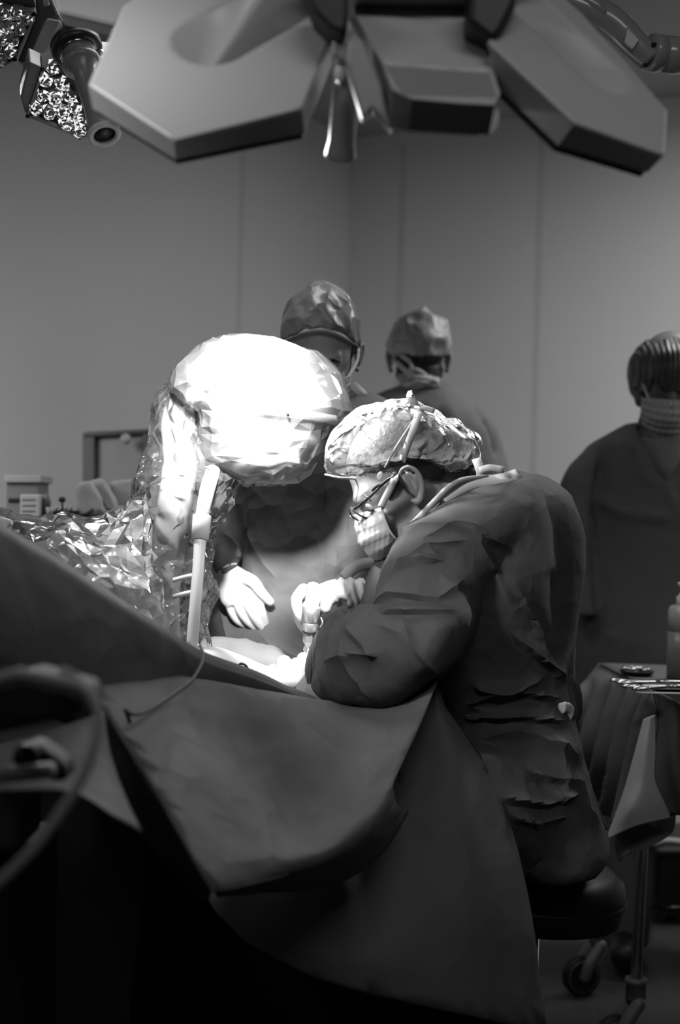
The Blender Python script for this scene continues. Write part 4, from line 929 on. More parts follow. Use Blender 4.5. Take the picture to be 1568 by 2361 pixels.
obj('hair', shell_on(hv_, hf_, lambda V: (al(V)[:, 0] < .03) & (al(V)[:, 2] > -.03) & (al(V)[:, 2] < .06) & (al(V)[:, 0] > -.1), .003), m_hair, a_)
for s_ in (1, -1):
    obj('eyebrow', tube([AO + AR @ np.array(q) for q in [(.094, s_ * .014, .020), (.095, s_ * .030, .027), (.084, s_ * .046, .020)]], [.003, .005, .002], 10, 4), m_hair, a_)
    obj('eyelash', tube([AO + AR @ np.array(q) for q in [(.093, s_ * .020, .002), (.093, s_ * .032, -.003), (.084, s_ * .044, .001)]], .0018, 8, 4), m_hair, a_)
ec = P(740, 768, 3.115)
cv_, cf_ = ellipsoid(ec, (.0860, .120, .104), None, 72, 56)
def band_y(x): return 760 + 36 * (np.abs(x - 738) / 90.0) ** 1.8 + (x - 738) * .05
def kp(V):
    x, y, d = PX(V); return (y < band_y(x) + 3) & (d < 3.12) | (y < 815) & (d >= 3.12)
cs = shell_on(cv_, cf_, kp, 0.0); vv = cs[0]; nn_ = normals(*cs); x_, y_, _ = PX(vv)
vv = vv + nn_ * (.004 * ridged(vv * 24, 31) + .004 * (worley(vv * 22, 33) - .5) + .010 * np.exp(-((x_ - 735) / 22) ** 2 - ((y_ - 664) / 18) ** 2))[:, None]
solid(obj('surgical_cap', (vv, cs[1]), m_capdark, a_), .002)
obj('cap_tuft', fuse([capsule([P(722, 676, 3.08), P(735, 664, 3.07), P(748, 676, 3.08)], [.006, .008, .006]), capsule([P(700, 690, 3.07), P(712, 676, 3.06), P(726, 684, 3.05)], [.004, .006, .004])], .003, 1), m_capdark, a_)
bp = []
for x in np.linspace(652, 828, 13):
    y = float(band_y(np.array([x]))[0]); k = np.argsort((PX(cv_)[0] - x) ** 2 + (PX(cv_)[1] - y) ** 2 + 1e6 * (PX(cv_)[2] > 3.12))[:3]; bp.append(P(x, y, PX(cv_)[2][k].mean() - .004))
obj('cap_band', strip(bp, .0055, (0, -1, .4), .002, 3), mat('cap_band', .17, .6, .3), a_)
fm = mask_mesh(AO, AR)
am = solid(obj('face_mask', fm, m_mask, a_), .002)
obj('mask_tie', strip([P(826, 802, 3.085), P(824, 830, 3.06), P(812, 856, 3.03), P(802, 872, 3.015)], .0035, (.3, -1, 0), .001, 3), m_tie, am)
gt = loft([(700, 900, 800, 895, 3.13, .04), (640, 925, 850, 905, 3.13, .07), (560, 955, 905, 930, 3.13, .11), (530, 1000, 950, 985, 3.13, .13), (540, 1100, 960, 1090, 3.13, .14), (540, 1200, 955, 1200, 3.13, .14), (520, 1300, 940, 1300, 3.13, .14),
           (512, 1345, 930, 1345, 3.13, .13), (500, 1375, 935, 1372, 3.13, .145), (478, 1450, 940, 1450, 3.13, .18), (468, 1560, 945, 1560, 3.13, .20), (465, 1900, 960, 1900, 3.13, .20), (470, 2250, 950, 2250, 3.13, .19)], 36, 5, 2.4)
ra = loft([(505, 985, 600, 960, 3.1, .06), (492, 1080, 580, 1080, 3.08, .06), (486, 1170, 565, 1180, 3.06, .055), (478, 1240, 556, 1225, 3.03, .05), (490, 1300, 552, 1280, 3, .045), (503, 1325, 548, 1305, 2.99, .034)], 24, 5)
la = loft([(900, 960, 985, 985, 3.1, .06), (920, 1080, 990, 1080, 3.08, .06), (905, 1200, 985, 1220, 3.03, .055), (860, 1260, 930, 1310, 2.99, .05)], 24, 4)
v, f = fuse([gt, ra, la], .009, 4)
v, f = crinkle(v, f, .006, 7, (1, 1, .35), 41, .0016, 34)
v, f = creases(v, f, [([(748, 1130), (752, 1200), (756, 1215)], -.010, 6), ([(690, 1190), (692, 1290), (695, 1340)], .006, 6), ([(720, 1230), (745, 1290), (740, 1330)], .010, 7), ([(760, 1240), (775, 1290), (765, 1330)], .010, 7), ([(640, 1150), (650, 1290)], .005, 10), ([(590, 1150), (560, 1210), (600, 1290), (650, 1345)], .010, 12),
                      ([(545, 1345), (700, 1352), (900, 1345)], .007, 5), ([(520, 1368), (700, 1368), (900, 1366)], -.010, 5), ([(500, 1215), (540, 1260), (550, 1290)], .010, 9), ([(480, 1250), (520, 1270)], .008, 8), ([(800, 1180), (790, 1250), (810, 1330)], .007, 8), ([(510, 1400), (530, 1500)], .008, 10), ([(600, 1460), (640, 1520)], .006, 10), ([(670, 1400), (690, 1500)], .005, 14)], 3.13)
sharp(obj('surgical_gown', papery(v, f, .06), mat('surgical_gown_mid', .13, .7, .22, bump=[('crumple', 16, .55, .012), ('crumple', 42, .25, .004)]), a_))
obj('gown_collar', strip([P(812, 885, 3.06), P(824, 898, 3.05), P(842, 915, 3.06)], .010, (0, -1, .3), .002, 3), m_tie, a_)
for x in (640, 820):
    obj('shoe', fuse([capsule([P(x, 2500, 3.11), P(x - 8, 2522, 2.93)], [.045, .038], 14)], .006, 2), m_black, a_)
    obj('leg', tube([P(x, 2240, 3.13), P(x, 2500, 3.13)], [.075, .055], 18), m_gown, a_)
# lowered right hand
D = 2.97
ch = [([P(578, 1360, D), P(596, 1392, D - .008), P(606, 1418, D - .006), P(614, 1444, D + .004)], [.0115, .0105, .0095, .008]),
      ([P(562, 1370, D), P(578, 1408, D - .010), P(592, 1432, D - .008), P(607, 1452, D + .002)], [.0115, .0105, .0095, .008]),
      ([P(544, 1378, D + .004), P(556, 1412, D - .004), P(572, 1434, D - .002), P(590, 1449, D + .006)], [.011, .010, .009, .0078]),
      ([P(527, 1382, D + .012), P(534, 1410, D + .006), P(548, 1432, D + .008), P(566, 1443, D + .014)], [.0105, .009, .008, .007]),
      ([P(556, 1330, D), P(584, 1342, D - .012), P(602, 1366, D - .016), P(623, 1388, D - .014)], [.016, .0135, .0115, .0095])]
pm = [loft([(502, 1318, 542, 1300, 2.99, .020), (500, 1335, 566, 1316, 2.985, .020), (502, 1360, 586, 1335, 2.98, .021), (510, 1388, 586, 1360, 2.975, .018), (522, 1402, 582, 1378, 2.975, .014)], 24, 5)]
v, f = hand(ch, pm, .0022, 3)
obj('gloved_hand', (v, f), m_glove, a_)
obj('glove_cuff', tube([P(501, 1330, 2.97), P(512, 1312, 2.96), P(530, 1302, 2.96), P(545, 1300, 2.97)], .0025, 8, 4), m_glove, a_)
# pale far cuff between mask and fist
obj('sleeve_edge', strip([P(792, 1334, 2.93), P(812, 1312, 2.92), P(842, 1300, 2.91), P(880, 1296, 2.91), P(900, 1300, 2.91)], .012, (0, -1, .5), .003, 4), mat('cuff_pale', .26, .6, .3), a_)

# ------------------------------------------------------------------ colleague with his back to us
m_scrub = mat('scrubs', .15, .7, .3, bump=('noise', 12, .3, .02))
b_ = empty('person', P(968, 2150, 4.2), 'person seen from behind in scrubs, pale crumpled cap and tied mask strings, near the wall', 'person')
BR = basis((.10, 1, -.15), (0, .1, 1)); BO = P(966, 830, 4.2)
bv, bf = head_mesh(BO, BR, 1.0, .006)
nk = loft([(915, 850, 1020, 850, 4.2, .06), (922, 885, 1016, 885, 4.2, .06), (905, 915, 1030, 915, 4.2, .07)], 20, 4)
bv, bf = fuse([(bv, bf), nk], .006, 2)
obj('head', (bv, bf), m_skin, b_)
for s_ in (1, -1): obj('ear', ear_mesh(BO + np.array([0, 0, -.01]), BR, s_, 1.05), m_skin, b_)
bl = lambda V: (np.asarray(V) - BO) @ BR
obj('hair', shell_on(bv, bf, lambda V: (bl(V)[:, 0] < .03) & (bl(V)[:, 2] > -.055), .005), m_hair, b_)
cp = ellipsoid(P(967, 787, 4.2), (.091, .122, .093), None, 64, 44); vv, ff = shell_on(cp[0], cp[1], lambda V: (PX(V)[1] < 822), 0.0); nn_ = normals(vv, ff)
vv = vv + nn_ * (.008 * ridged(vv * 18, 51) + .008 * (worley(vv * 14, 53) - .5))[:, None]
solid(obj('surgical_cap', (vv, ff), mat('cap_grey', .32, .45, .5, bump=('crumple', 20, .8, .012), var=.3, varscale=14), b_), .002)
for k, pts in enumerate([[(905, 800), (925, 780), (950, 768), (985, 764), (1015, 785), (1027, 810)], [(908, 828), (930, 850), (955, 868), (985, 872), (1012, 878)], [(925, 820), (945, 835), (950, 860), (942, 875)], [(990, 868), (1005, 880), (1012, 895)], [(932, 862), (958, 852), (985, 868)], [(912, 798), (906, 806), (904, 812)]]):
    obj('mask_tie', strip([P(x, y, 4.085 + .09 * ((x - 967) / 62.0) ** 2) for x, y in pts], .007 if k < 2 else .006, (0, -1, 0), .002, 4), mat('tie_grey', .48, .6, .3), b_)
bt = loft([(925, 888, 1018, 885, 4.22, .07), (872, 912, 1062, 905, 4.22, .10), (800, 945, 1108, 936, 4.22, .13), (775, 1000, 1145, 985, 4.22, .14), (765, 1060, 1165, 1050, 4.22, .14), (760, 1130, 1176, 1120, 4.22, .14), (770, 1300, 1170, 1300, 4.22, .13), (790, 1450, 1150, 1450, 4.22, .13), (785, 1600, 1155, 1600, 4.22, .13)], 32, 5, 2.5)
l1 = tube([P(880, 1580, 4.22), P(880, 1850, 4.22), P(885, 2120, 4.24)], [.10, .075, .06], 18, 3); l2 = tube([P(1060, 1580, 4.22), P(1060, 1850, 4.22), P(1055, 2120, 4.24)], [.10, .075, .06], 18, 3)
ar = tube([P(1105, 1010, 4.2), P(1122, 1180, 4.12), P(1120, 1330, 4.0)], [.06, .05, .04], 16, 4); ar2 = tube([P(830, 1010, 4.2), P(820, 1180, 4.12), P(820, 1330, 4.0)], [.06, .05, .04], 16, 4)
v, f = fuse([bt, l1, l2, ar, ar2], .014, 4)
v, f = crinkle(v, f, .008, 6, (1, 1, .35), 61, 0, 30)
v, f = creases(v, f, [([(985, 930), (1010, 1000), (1030, 1090)], .012, 12), ([(1020, 930), (1060, 1000), (1085, 1090)], .012, 14), ([(1095, 935), (1130, 985), (1150, 1060)], -.02, 9), ([(950, 920), (900, 930)], .01, 12)], 4.3)
sharp(obj('scrubs', papery(v, f, .12), m_scrub, b_), 50)
obj('gown_collar', tube([P(935, 890, 4.14), P(965, 882, 4.12), P(1005, 888, 4.13)], .009, 10, 4), m_tie, b_)
for x in (885, 1055): obj('shoe', fuse([capsule([P(x, 2125, 4.22), P(x, 2105, 4.42)], [.045, .038], 14)], .008, 2), m_black, b_)

# ------------------------------------------------------------------ nurse at the right edge
n_ = empty('person', P(1500, 2210, 3.94), 'person at the right edge in dark v-neck scrubs, hair cap and pale mask, looking down', 'person')
NR = basis((-.12, -math.cos(math.radians(22)), -math.sin(math.radians(22))), (0, -.35, .9)); NO = P(1541, 888, 3.94)
nv_, nf_ = head_mesh(NO, NR, 1.1, .005)
nk = loft([(1478, 900, 1600, 900, 3.94, .05), (1475, 960, 1605, 960, 3.96, .055), (1450, 1010, 1625, 1005, 3.97, .055), (1440, 1050, 1640, 1050, 3.96, .06)], 20, 4)
vneck = loft([(1460, 1010, 1610, 1005, 3.9, .045), (1480, 1050, 1590, 1045, 3.89, .045), (1505, 1085, 1560, 1085, 3.88, .04), (1524, 1110, 1542, 1110, 3.88, .035)], 16, 4)
nv_, nf_ = fuse([(nv_, nf_), nk, vneck], .005, 3)
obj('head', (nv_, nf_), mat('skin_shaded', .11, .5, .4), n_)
nl = lambda V: (np.asarray(V) - NO) @ NR
cp = ellipsoid(P(1541, 858, 3.945), (.104, .138, .098), None, 72, 50)
def kn(V):
    x, y, d = PX(V); return ((y < 904) & (d < 3.94)) | ((y < 935) & (d >= 3.94))
vv, ff = shell_on(cp[0], cp[1], kn, 0.0); nn_ = normals(vv, ff); x_, y_, _ = PX(vv)
vv = vv + nn_ * (.006 * ridged(vv * np.array([30, 30, 6]), 71) + .004 * worley(vv * 14, 73))[:, None]
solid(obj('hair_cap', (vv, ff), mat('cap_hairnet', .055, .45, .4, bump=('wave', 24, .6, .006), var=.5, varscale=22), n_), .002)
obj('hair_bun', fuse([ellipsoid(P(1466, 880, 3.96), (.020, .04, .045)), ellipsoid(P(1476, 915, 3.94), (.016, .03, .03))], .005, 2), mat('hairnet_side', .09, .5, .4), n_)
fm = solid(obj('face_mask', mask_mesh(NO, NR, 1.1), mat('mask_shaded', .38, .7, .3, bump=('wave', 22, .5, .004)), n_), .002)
obj('mask_tie', strip([P(1472, 818, 3.91), P(1474, 850, 3.9), P(1486, 895, 3.87), P(1502, 932, 3.85)], .0035, (-.3, -1, 0), .001, 4), mat('tie_grey', .48, .6, .3), fm)
for s_ in (1, -1): obj('eyebrow', tube([NO + NR @ np.array(q) for q in [(.096, s_ * .014, .018), (.097, s_ * .030, .024), (.086, s_ * .046, .018)]], [.003, .005, .002], 10, 4), m_hair, n_)
bt = loft([(1452, 975, 1640, 972, 3.99, .05), (1400, 1000, 1690, 995, 3.98, .09), (1345, 1035, 1740, 1030, 3.98, .12), (1330, 1100, 1755, 1100, 3.98, .13), (1345, 1200, 1745, 1200, 3.98, .13), (1338, 1300, 1745, 1300, 3.98, .13), (1325, 1420, 1750, 1420, 3.98, .14), (1315, 1520, 1755, 1520, 3.98, .15), (1320, 1700, 1750, 1700, 3.98, .15), (1350, 1800, 1730, 1800, 3.98, .14)], 32, 5, 2.5)
la = loft([(1350, 1035, 1420, 1020, 3.96, .055), (1308, 1085, 1385, 1100, 3.94, .06), (1290, 1140, 1372, 1160, 3.93, .06), (1290, 1230, 1362, 1240, 3.91, .055), (1305, 1330, 1365, 1330, 3.9, .048), (1318, 1420, 1372, 1420, 3.87, .042)], 22, 5)
ra = tube([P(1735, 1080, 3.96), P(1750, 1250, 3.92), P(1700, 1420, 3.84)], [.06, .05, .04], 16, 4)
l1 = tube([P(1440, 1700, 3.98), P(1440, 1950, 3.98), P(1445, 2180, 4)], [.10, .075, .06], 18, 3); l2 = tube([P(1640, 1700, 3.98), P(1640, 1950, 3.98), P(1635, 2180, 4)], [.10, .075, .06], 18, 3)
v, f = fuse([bt, la, ra, l1, l2], .012, 4)
v, f = crinkle(v, f, .007, 6, (1, 1, .35), 81, 0, 30)
x_, y_, d_ = PX(v); nn_ = normals(v, f)
# v-neck opening
k = np.clip(1 - np.maximum((y_ - 975) / 118.0, 0), 0, 1); inside = (np.abs(x_ - 1532) < 84 * k) & (y_ > 960) & (y_ < 1094) & (d_ < 3.94)
F2 = [q for q in f if not all(inside[i] for i in q)]
v, f = creases(v, F2, [([(1385, 1060), (1370, 1120), (1365, 1200)], -.016, 9), ([(1370, 1150), (1440, 1185), (1560, 1200)], .012, 18), ([(1420, 1020), (1400, 1090)], .008, 10), ([(1455, 1010), (1480, 1100), (1520, 1120)], .008, 8), ([(1405, 1380), (1395, 1460), (1420, 1480)], .010, 14), ([(1525, 1110), (1560, 1180)], .008, 10)], 4.04)
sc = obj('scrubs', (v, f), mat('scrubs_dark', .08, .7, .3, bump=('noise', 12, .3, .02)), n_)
for x in (1440, 1640): obj('shoe', fuse([capsule([P(x, 2180, 3.96), P(x, 2205, 3.8)], [.045, .038], 14)], .008, 2), m_black, n_)
# ------------------------------------------------------------------ instrument table
m_tdr = mat('table_drape_cloth', .12, .6, .3, bump=('noise', 260, .08, .0008))
def onz(px, py, z):
    r = P(px, py, 1.0) - CAM; return CAM + r * ((z - CAM[2]) / r[2])
ZT = .85
FLc, BLc = onz(1505, 1591, ZT), onz(1380, 1531, ZT)
e1 = BLc - FLc; LT = np.linalg.norm(e1); e1 /= LT; e2 = np.array([e1[1], -e1[0], 0]); e2 = e2 if e2[0] > 0 else -e2
WT = 1.1
it = empty('instrument_table', (FLc + e1 * LT / 2 + e2 * WT / 2) * np.array([1, 1, 0]), 'wheeled instrument table with chrome legs under a dark drape at the right edge', 'table')
RT = np.column_stack([e1, e2, [0, 0, 1]])
bevel(obj('tabletop', box(FLc + e1 * LT / 2 + e2 * WT / 2 - np.array([0, 0, .02]), (LT - .02, WT - .02, .03), RT), m_steel, it, False), .004)
def caster(root, top, floor_pt, whl, zc=None, s=1.0):
    """chrome leg, swivel housing, bent fork and ringed wheel"""
    top = np.asarray(top); sw = np.asarray(floor_pt)
    r = .050 * s; z0 = .17
    obj('leg', tube([top, np.array([sw[0], sw[1], z0])], .0125, 24), m_steel, root)
    obj('swivel_housing', lathe([sw[0], sw[1], z0 + .012], (0, 0, -1), [(-.002, .015), (0, .024), (.010, .025), (.012, .022), (.045, .023), (.055, .018)], 30), mat('caster_grey', .10, .45, .4), root)
    wd = np.array([whl[0], whl[1], 0.]); wd /= np.linalg.norm(wd); c = np.array([sw[0], sw[1], r]) + wd * .045; axl = np.array([wd[1], -wd[0], 0])
    fk = obj('fork', fuse([capsule([np.array([sw[0], sw[1], z0 - .04]) + axl * s_ * .018, c + wd * -.012 + np.array([0, 0, .035]) + axl * s_ * .022, c + axl * s_ * .022], [.016, .016, .013], 12) for s_ in (1, -1)], .004, 2), mat('caster_grey', .10, .45, .4), root)
    w = obj('wheel', lathe(c - axl * .014, axl, [(-.001, r * .70), (0, r * .78), (-.0, r * .94), (.004, r), (.024, r), (.028, r * .94), (.028, r * .78), (.029, r * .70), (.022, r * .66), (.022, .004)], 48), m_black, root)
    obj('wheel_ring', lathe(c - axl * .0165, axl, [(0, r * .76), (0, r * .83), (.002, r * .84), (.002, r * .75)], 48, False), mat('wheel_grey', .07, .4, .4), w)
    obj('hub', lathe(c - axl * .018, axl, [(0, .012), (.036, .012)], 24), mat('caster_grey', .10, .45, .4), w)
fl1 = onz(1465, 2447, 0); fl2 = onz(1375, 2272, 0)
caster(it, onz(1492, 1950, .62) * 0 + np.array([*(P(1500, 1600, 3.15)[:2]), .83]), P(1463, 2400, 3.22) * np.array([1, 1, 0]), (-.9, -.2))
caster(it, np.array([*(P(1388, 1560, 3.62)[:2]), .83]), P(1378, 2200, 3.66) * np.array([1, 1, 0]), (-.85, -.25))
for q in (FLc + e2 * (WT - .08) + e1 * .05, BLc + e2 * (WT - .08) - e1 * .05): caster(it, np.array([q[0], q[1], .83]), q, (.5, -.6))
# drape over the table: top sheet, pleated left side, corner fall, front side
top = [[tuple(PX([FLc + e1 * LT * a + e2 * WT * b + np.array([0, 0, .002 + .002 * math.sin(a * 9 + b * 7)])])) for a in (0, .33, .66, 1)] for b in (0, .3, .65, 1)]
top = [[(float(q[0][0]), float(q[1][0]), float(q[2][0])) for q in r] for r in top]
tv = net(top, 8, 8)
S = [[(1380, 1530, 3.67), (1410, 1544, 3.53), (1440, 1559, 3.39), (1472, 1574, 3.23), (1504, 1590, 3.08)],
     [(1350, 1568, 3.62), (1392, 1572, 3.46), (1432, 1590, 3.34), (1470, 1604, 3.18), (1504, 1615, 3.05)],
     [(1328, 1610, 3.56), (1378, 1628, 3.44), (1425, 1645, 3.30), (1466, 1650, 3.15), (1500, 1655, 3.05)],
     [(1334, 1705, 3.55), (1368, 1722, 3.42), (1408, 1745, 3.28), (1452, 1755, 3.14), (1480, 1758, 3.06)],
     [(1352, 1775, 3.54), (1376, 1802, 3.42), (1405, 1828, 3.28), (1440, 1825, 3.14), (1458, 1832, 3.08)],
     [(1372, 1850, 3.53), (1386, 1860, 3.42), (1403, 1882, 3.30), (1420, 1895, 3.16), (1436, 1905, 3.10)]]
sv_ = net(S, 14, 12); v = sv_[0]; x_, y_, _ = PX(v); nn_ = normals(*sv_); dn = np.clip((y_ - 1560) / 100, 0, 1)
v = v + nn_ * (dn * .018 * np.sin((x_ + (y_ - 1600) * .22) / 6.5 + 2 * vnoise(v * 5)))[:, None]
sv_ = (v, sv_[1]); sv_ = creases(*sv_, [([(1355, 1700), (1400, 1718), (1440, 1745)], .016, 8), ([(1395, 1760), (1380, 1840)], .012, 8)])
S = [[(1504, 1590, 3.08), (1530, 1603, 3.02), (1580, 1628, 2.92), (1650, 1662, 2.80)], [(1510, 1650, 3.06), (1540, 1650, 3.02), (1590, 1660, 2.92), (1660, 1700, 2.80)], [(1511, 1800, 3.06), (1550, 1790, 3.02), (1600, 1790, 2.92), (1670, 1800, 2.80)], [(1540, 1880, 3.06), (1575, 1880, 3.02), (1620, 1890, 2.92), (1680, 1920, 2.80)]]
fv = net(S, 8, 8); fv = crinkle(fv[0], fv[1], .004, 6, (1, 1, .4), 91, .0005, 30)
tdr = solid(tag(obj('table_drape', join(tv, sv_, fv), m_tdr), 'dark pleated drape over the wheeled instrument table, falling in folds on its left side', 'drape'), .0015)
S = [[(1484, 1658, 3.03), (1498, 1652, 3.01), (1510, 1648, 3.02)], [(1466, 1725, 3.03), (1488, 1722, 3.00), (1511, 1722, 3.01)], [(1443, 1808, 3.04), (1478, 1800, 3.00), (1510, 1796, 3.01)], [(1418, 1880, 3.06), (1462, 1862, 3.0), (1530, 1846, 3.03)], [(1396, 1938, 3.07), (1464, 1906, 3.02), (1548, 1886, 3.06)]]
v, f = net(S, 12, 10); v, f = creases(v, f, [([(1440, 1812), (1480, 1800), (1508, 1788)], .008, 5), ([(1484, 1805), (1472, 1860), (1464, 1908)], .010, 6), ([(1400, 1925), (1460, 1896)], .003, 5)])
solid(tag(obj('table_drape', (v, f), mat('drape_corner_lit', .5, .6, .3)), 'pointed corner cloth of the instrument table, coloured lighter for light from the left', 'drape'), .0015)  # same cloth as the drape; light from the left put into its colour
S = [[(1425, 1890, 3.14), (1462, 1880, 3.12), (1505, 1870, 3.12), (1560, 1870, 3.12)], [(1415, 1940, 3.14), (1458, 1930, 3.12), (1500, 1930, 3.12), (1550, 1920, 3.12)], [(1428, 1988, 3.14), (1442, 1972, 3.12), (1470, 1962, 3.12), (1500, 1952, 3.12)]]
v, f = net(S, 10, 8); solid(tag(obj('table_drape', crinkle(v, f, .003, 9, (1, 1, 1), 93, 0, 30), m_tdr), 'dark lower layer of cloth with a pointed tip below the lightened table corner panel', 'drape'), .0015)
# bottle
m_bot = mat('bottle_plastic', .30, .30, .5, var=.05); m_fluid = mat('bottle_fluid', .19, .35, .5)
bo = empty('squeeze_bottle', onz(1572, 1566, ZT + .003), 'translucent squeeze bottle with nozzle cap, half full, standing on the instrument table', 'bottle')
bq = onz(1572, 1566, ZT + .003); k = (bq - CAM) @ FWD / FPX; up = (0, 0, 1)
obj('bottle_body', lathe(bq, up, [(0, 30 * k), (2 * k, 35 * k), (60 * k, 35 * k), (110 * k, 35 * k)], 36), m_fluid, bo)
obj('bottle_shoulder', lathe(bq, up, [(110 * k, 34.5 * k), (158 * k, 34.5 * k), (168 * k, 30 * k), (172 * k, 18 * k)], 36), m_bot, bo)
obj('bottle_cap', lathe(bq, up, [(168 * k, 16 * k), (190 * k, 17 * k), (193 * k, 12 * k), (200 * k, 8 * k), (203 * k, 5 * k)], 24), m_white if False else mat('cap_pale', .40, .4, .4), bo)
obj('nozzle', tube([bq + np.array([0, 0, 198 * k]), bq + np.array([-6 * k, 0, 215 * k]), bq + np.array([-14 * k, 0, 222 * k])], [5 * k, 4 * k, 2.5 * k], 12, 3), mat('cap_pale', .40, .4, .4), bo)
# instruments
m_inst = mat('instrument_steel', .50, .18, .5, metal=1.0)
def forceps(px, py, ang, label, L=.13):
    c = onz(px, py, ZT + .010); a = np.array([math.cos(ang), math.sin(ang), 0]); b = np.array([-a[1], a[0], 0])
    root = empty('scissors', c, label, 'surgical instrument', 'steel instruments on the draped table')
    for s_ in (1, -1):
        obj('blade', tube([c, c + a * L * .5 - b * s_ * .004, c + a * L * .9 - b * s_ * .001], [.004, .0035, .001], 8, 3), m_inst, root)
        obj('shank', tube([c, c - a * L * .25 + b * s_ * .008, c - a * L * .55 + b * s_ * .016], .0028, 8, 3), m_inst, root)
        rc = c - a * L * .68 + b * s_ * .020; th = np.linspace(0, 2 * math.pi, 19)
        obj('finger_ring', tube([rc + a * .018 * math.cos(t) + b * .013 * math.sin(t) for t in th], .0028, 8), m_inst, root)
forceps(1520, 1572, .15, 'steel scissors lying beside the foot of the bottle on the dark table drape'); forceps(1545, 1583, .35, 'steel clamp lying nearest the front edge of the instrument table')
bw = empty('kidney_dish', onz(1468, 1556, ZT + .004), 'small dark dish with shiny steel clips on the back left of the instrument table', 'dish')
q = onz(1468, 1556, ZT + .004)
obj('dish_body', lathe(q, up, [(0, .030), (.002, .036), (.010, .042), (.011, .040), (.004, .034), (.003, .002)], 32), m_black, bw)
rnd = random.Random(3)
for i in range(7):
    p = onz(1440 + i * 9, 1542 + rnd.uniform(-2, 4), ZT + .016); an = rnd.uniform(0, 3)
    o = obj('steel_clip', fuse([capsule([p, p + np.array([math.cos(an), math.sin(an), .2]) * .016], [.004, .003], 8), ellipsoid(p, (.006, .005, .005))], .0015, 1), m_inst)
    tag(o, 'tiny shiny steel clip in the small dark dish on the instrument table', 'clip', 'steel clips in the dish')
tag(obj('paper_card', box(onz(1524, 1598, ZT + .008), (.022, .10, .002), RT), mat('card_white', .35, .6, .3)), 'small pale strip of card at the front corner of the instrument table', 'card')
# ------------------------------------------------------------------ stool
st = empty('surgeon_stool', P(1215, 2640, 2.72) * np.array([1, 1, 0]), 'round black padded stool under the seated surgeon', 'stool')
m_vin = mat('black_vinyl', .005, .5, .25)
sc_ = P(1222, 2045, 2.70); 
obj('seat', lathe([sc_[0], sc_[1], sc_[2] - .055], (.06, 0, 1), [(0, .150), (.006, .168), (.040, .176), (.046, .1755), (.052, .177), (.080, .172), (.098, .150), (.104, .06), (.105, .004)], 56), m_vin, st)
obj('seat_piping', lathe([sc_[0], sc_[1], sc_[2] - .055], (.06, 0, 1), [(.042, .175), (.046, .1795), (.050, .175)], 56, False), m_vin, st)
obj('column', lathe([sc_[0], sc_[1], .06], (0, 0, 1), [(0, .03), (.25, .03), (.26, .02), (sc_[2] - .11, .02)], 24), m_steel, st)
obj('seat_tag', strip([P(1308, 2105, 2.60), P(1304, 2118, 2.60), P(1298, 2126, 2.60), P(1304, 2134, 2.60)], .005, (0, -1, 0), .001, 3), m_vin, st)
for i in range(5):
    an = i * 2 * math.pi / 5 + .9; d_ = np.array([math.cos(an), math.sin(an), 0]); c = np.array([sc_[0], sc_[1], 0])
    ft_ = obj('base_leg', tube([c + np.array([0, 0, .10]), c + d_ * .13 + np.array([0, 0, .085]), c + d_ * .23 + np.array([0, 0, .065])], [.022, .018, .012], 12, 3), m_black, st)
    obj('castor', lathe(c + d_ * .23 + np.array([-d_[1], d_[0], 0]) * -.01 + np.array([0, 0, .025]), (-d_[1], d_[0], 0), [(0, .024), (.020, .024)], 20), m_black, ft_)
# dark things further back on the right
ct = empty('storage_cart', P(1560, 2200, 4.6) * np.array([1, 1, 0]), 'dark low cart with handle in the shade beneath the instrument table at the right edge', 'cart')
bevel(obj('cart_body', slab([(1515, 1960), (1760, 1960), (1760, 2105), (1512, 2105)], 4.3, .4), m_dark, ct, False), .01)
obj('cart_handle', tube([P(1515, 2098, 4.27), P(1512, 2092, 3.96), P(1580, 2092, 3.96), P(1700, 2092, 3.96)], .006, 10), mat('dark_steel', .12, .3, .5, metal=1), ct)
obj('cart_lid', tube([P(1500, 1952, 4.28), P(1540, 1940, 4.27), P(1600, 1948, 4.28)], .012, 10, 3), m_edge, ct)
for x in (1530, 1740): obj('wheel', lathe(P(x, 2140, 4.4), (1, 0, 0), [(0, .04), (.03, .04)], 24), m_black, ct)
sd = empty('monitor_trolley', P(1290, 2100, 4.7) * np.array([1, 1, 0]), 'dark trolley with small grey fittings, glimpsed between the seated surgeon and the person at right', 'trolley')
bevel(obj('trolley_body', slab([(1230, 1440), (1420, 1440), (1420, 1950), (1230, 1950)], 4.5, .3), m_dark, sd, False), .01)
bevel(obj('trolley_box', slab([(1322, 1376), (1345, 1376), (1345, 1408), (1322, 1408)], 4.4, .06), mat('fitting_grey', .18, .5, .4), sd, False), .004)
obj('trolley_rail', tube([P(1300, 1421, 4.4), P(1337, 1418, 4.4)], .009, 12), mat('fitting_pale', .32, .4, .4), sd)
obj('trolley_hose', tube([P(1312, 1475, 4.38), P(1325, 1490, 4.38), P(1335, 1512, 4.38)], .011, 12, 4), mat('fitting_grey', .18, .5, .4), sd)
for x in (1260, 1400): obj('trolley_leg', tube([P(x, 1940, 4.65), P(x - 2, 2102, 4.65)], .02, 12), m_dark, sd)
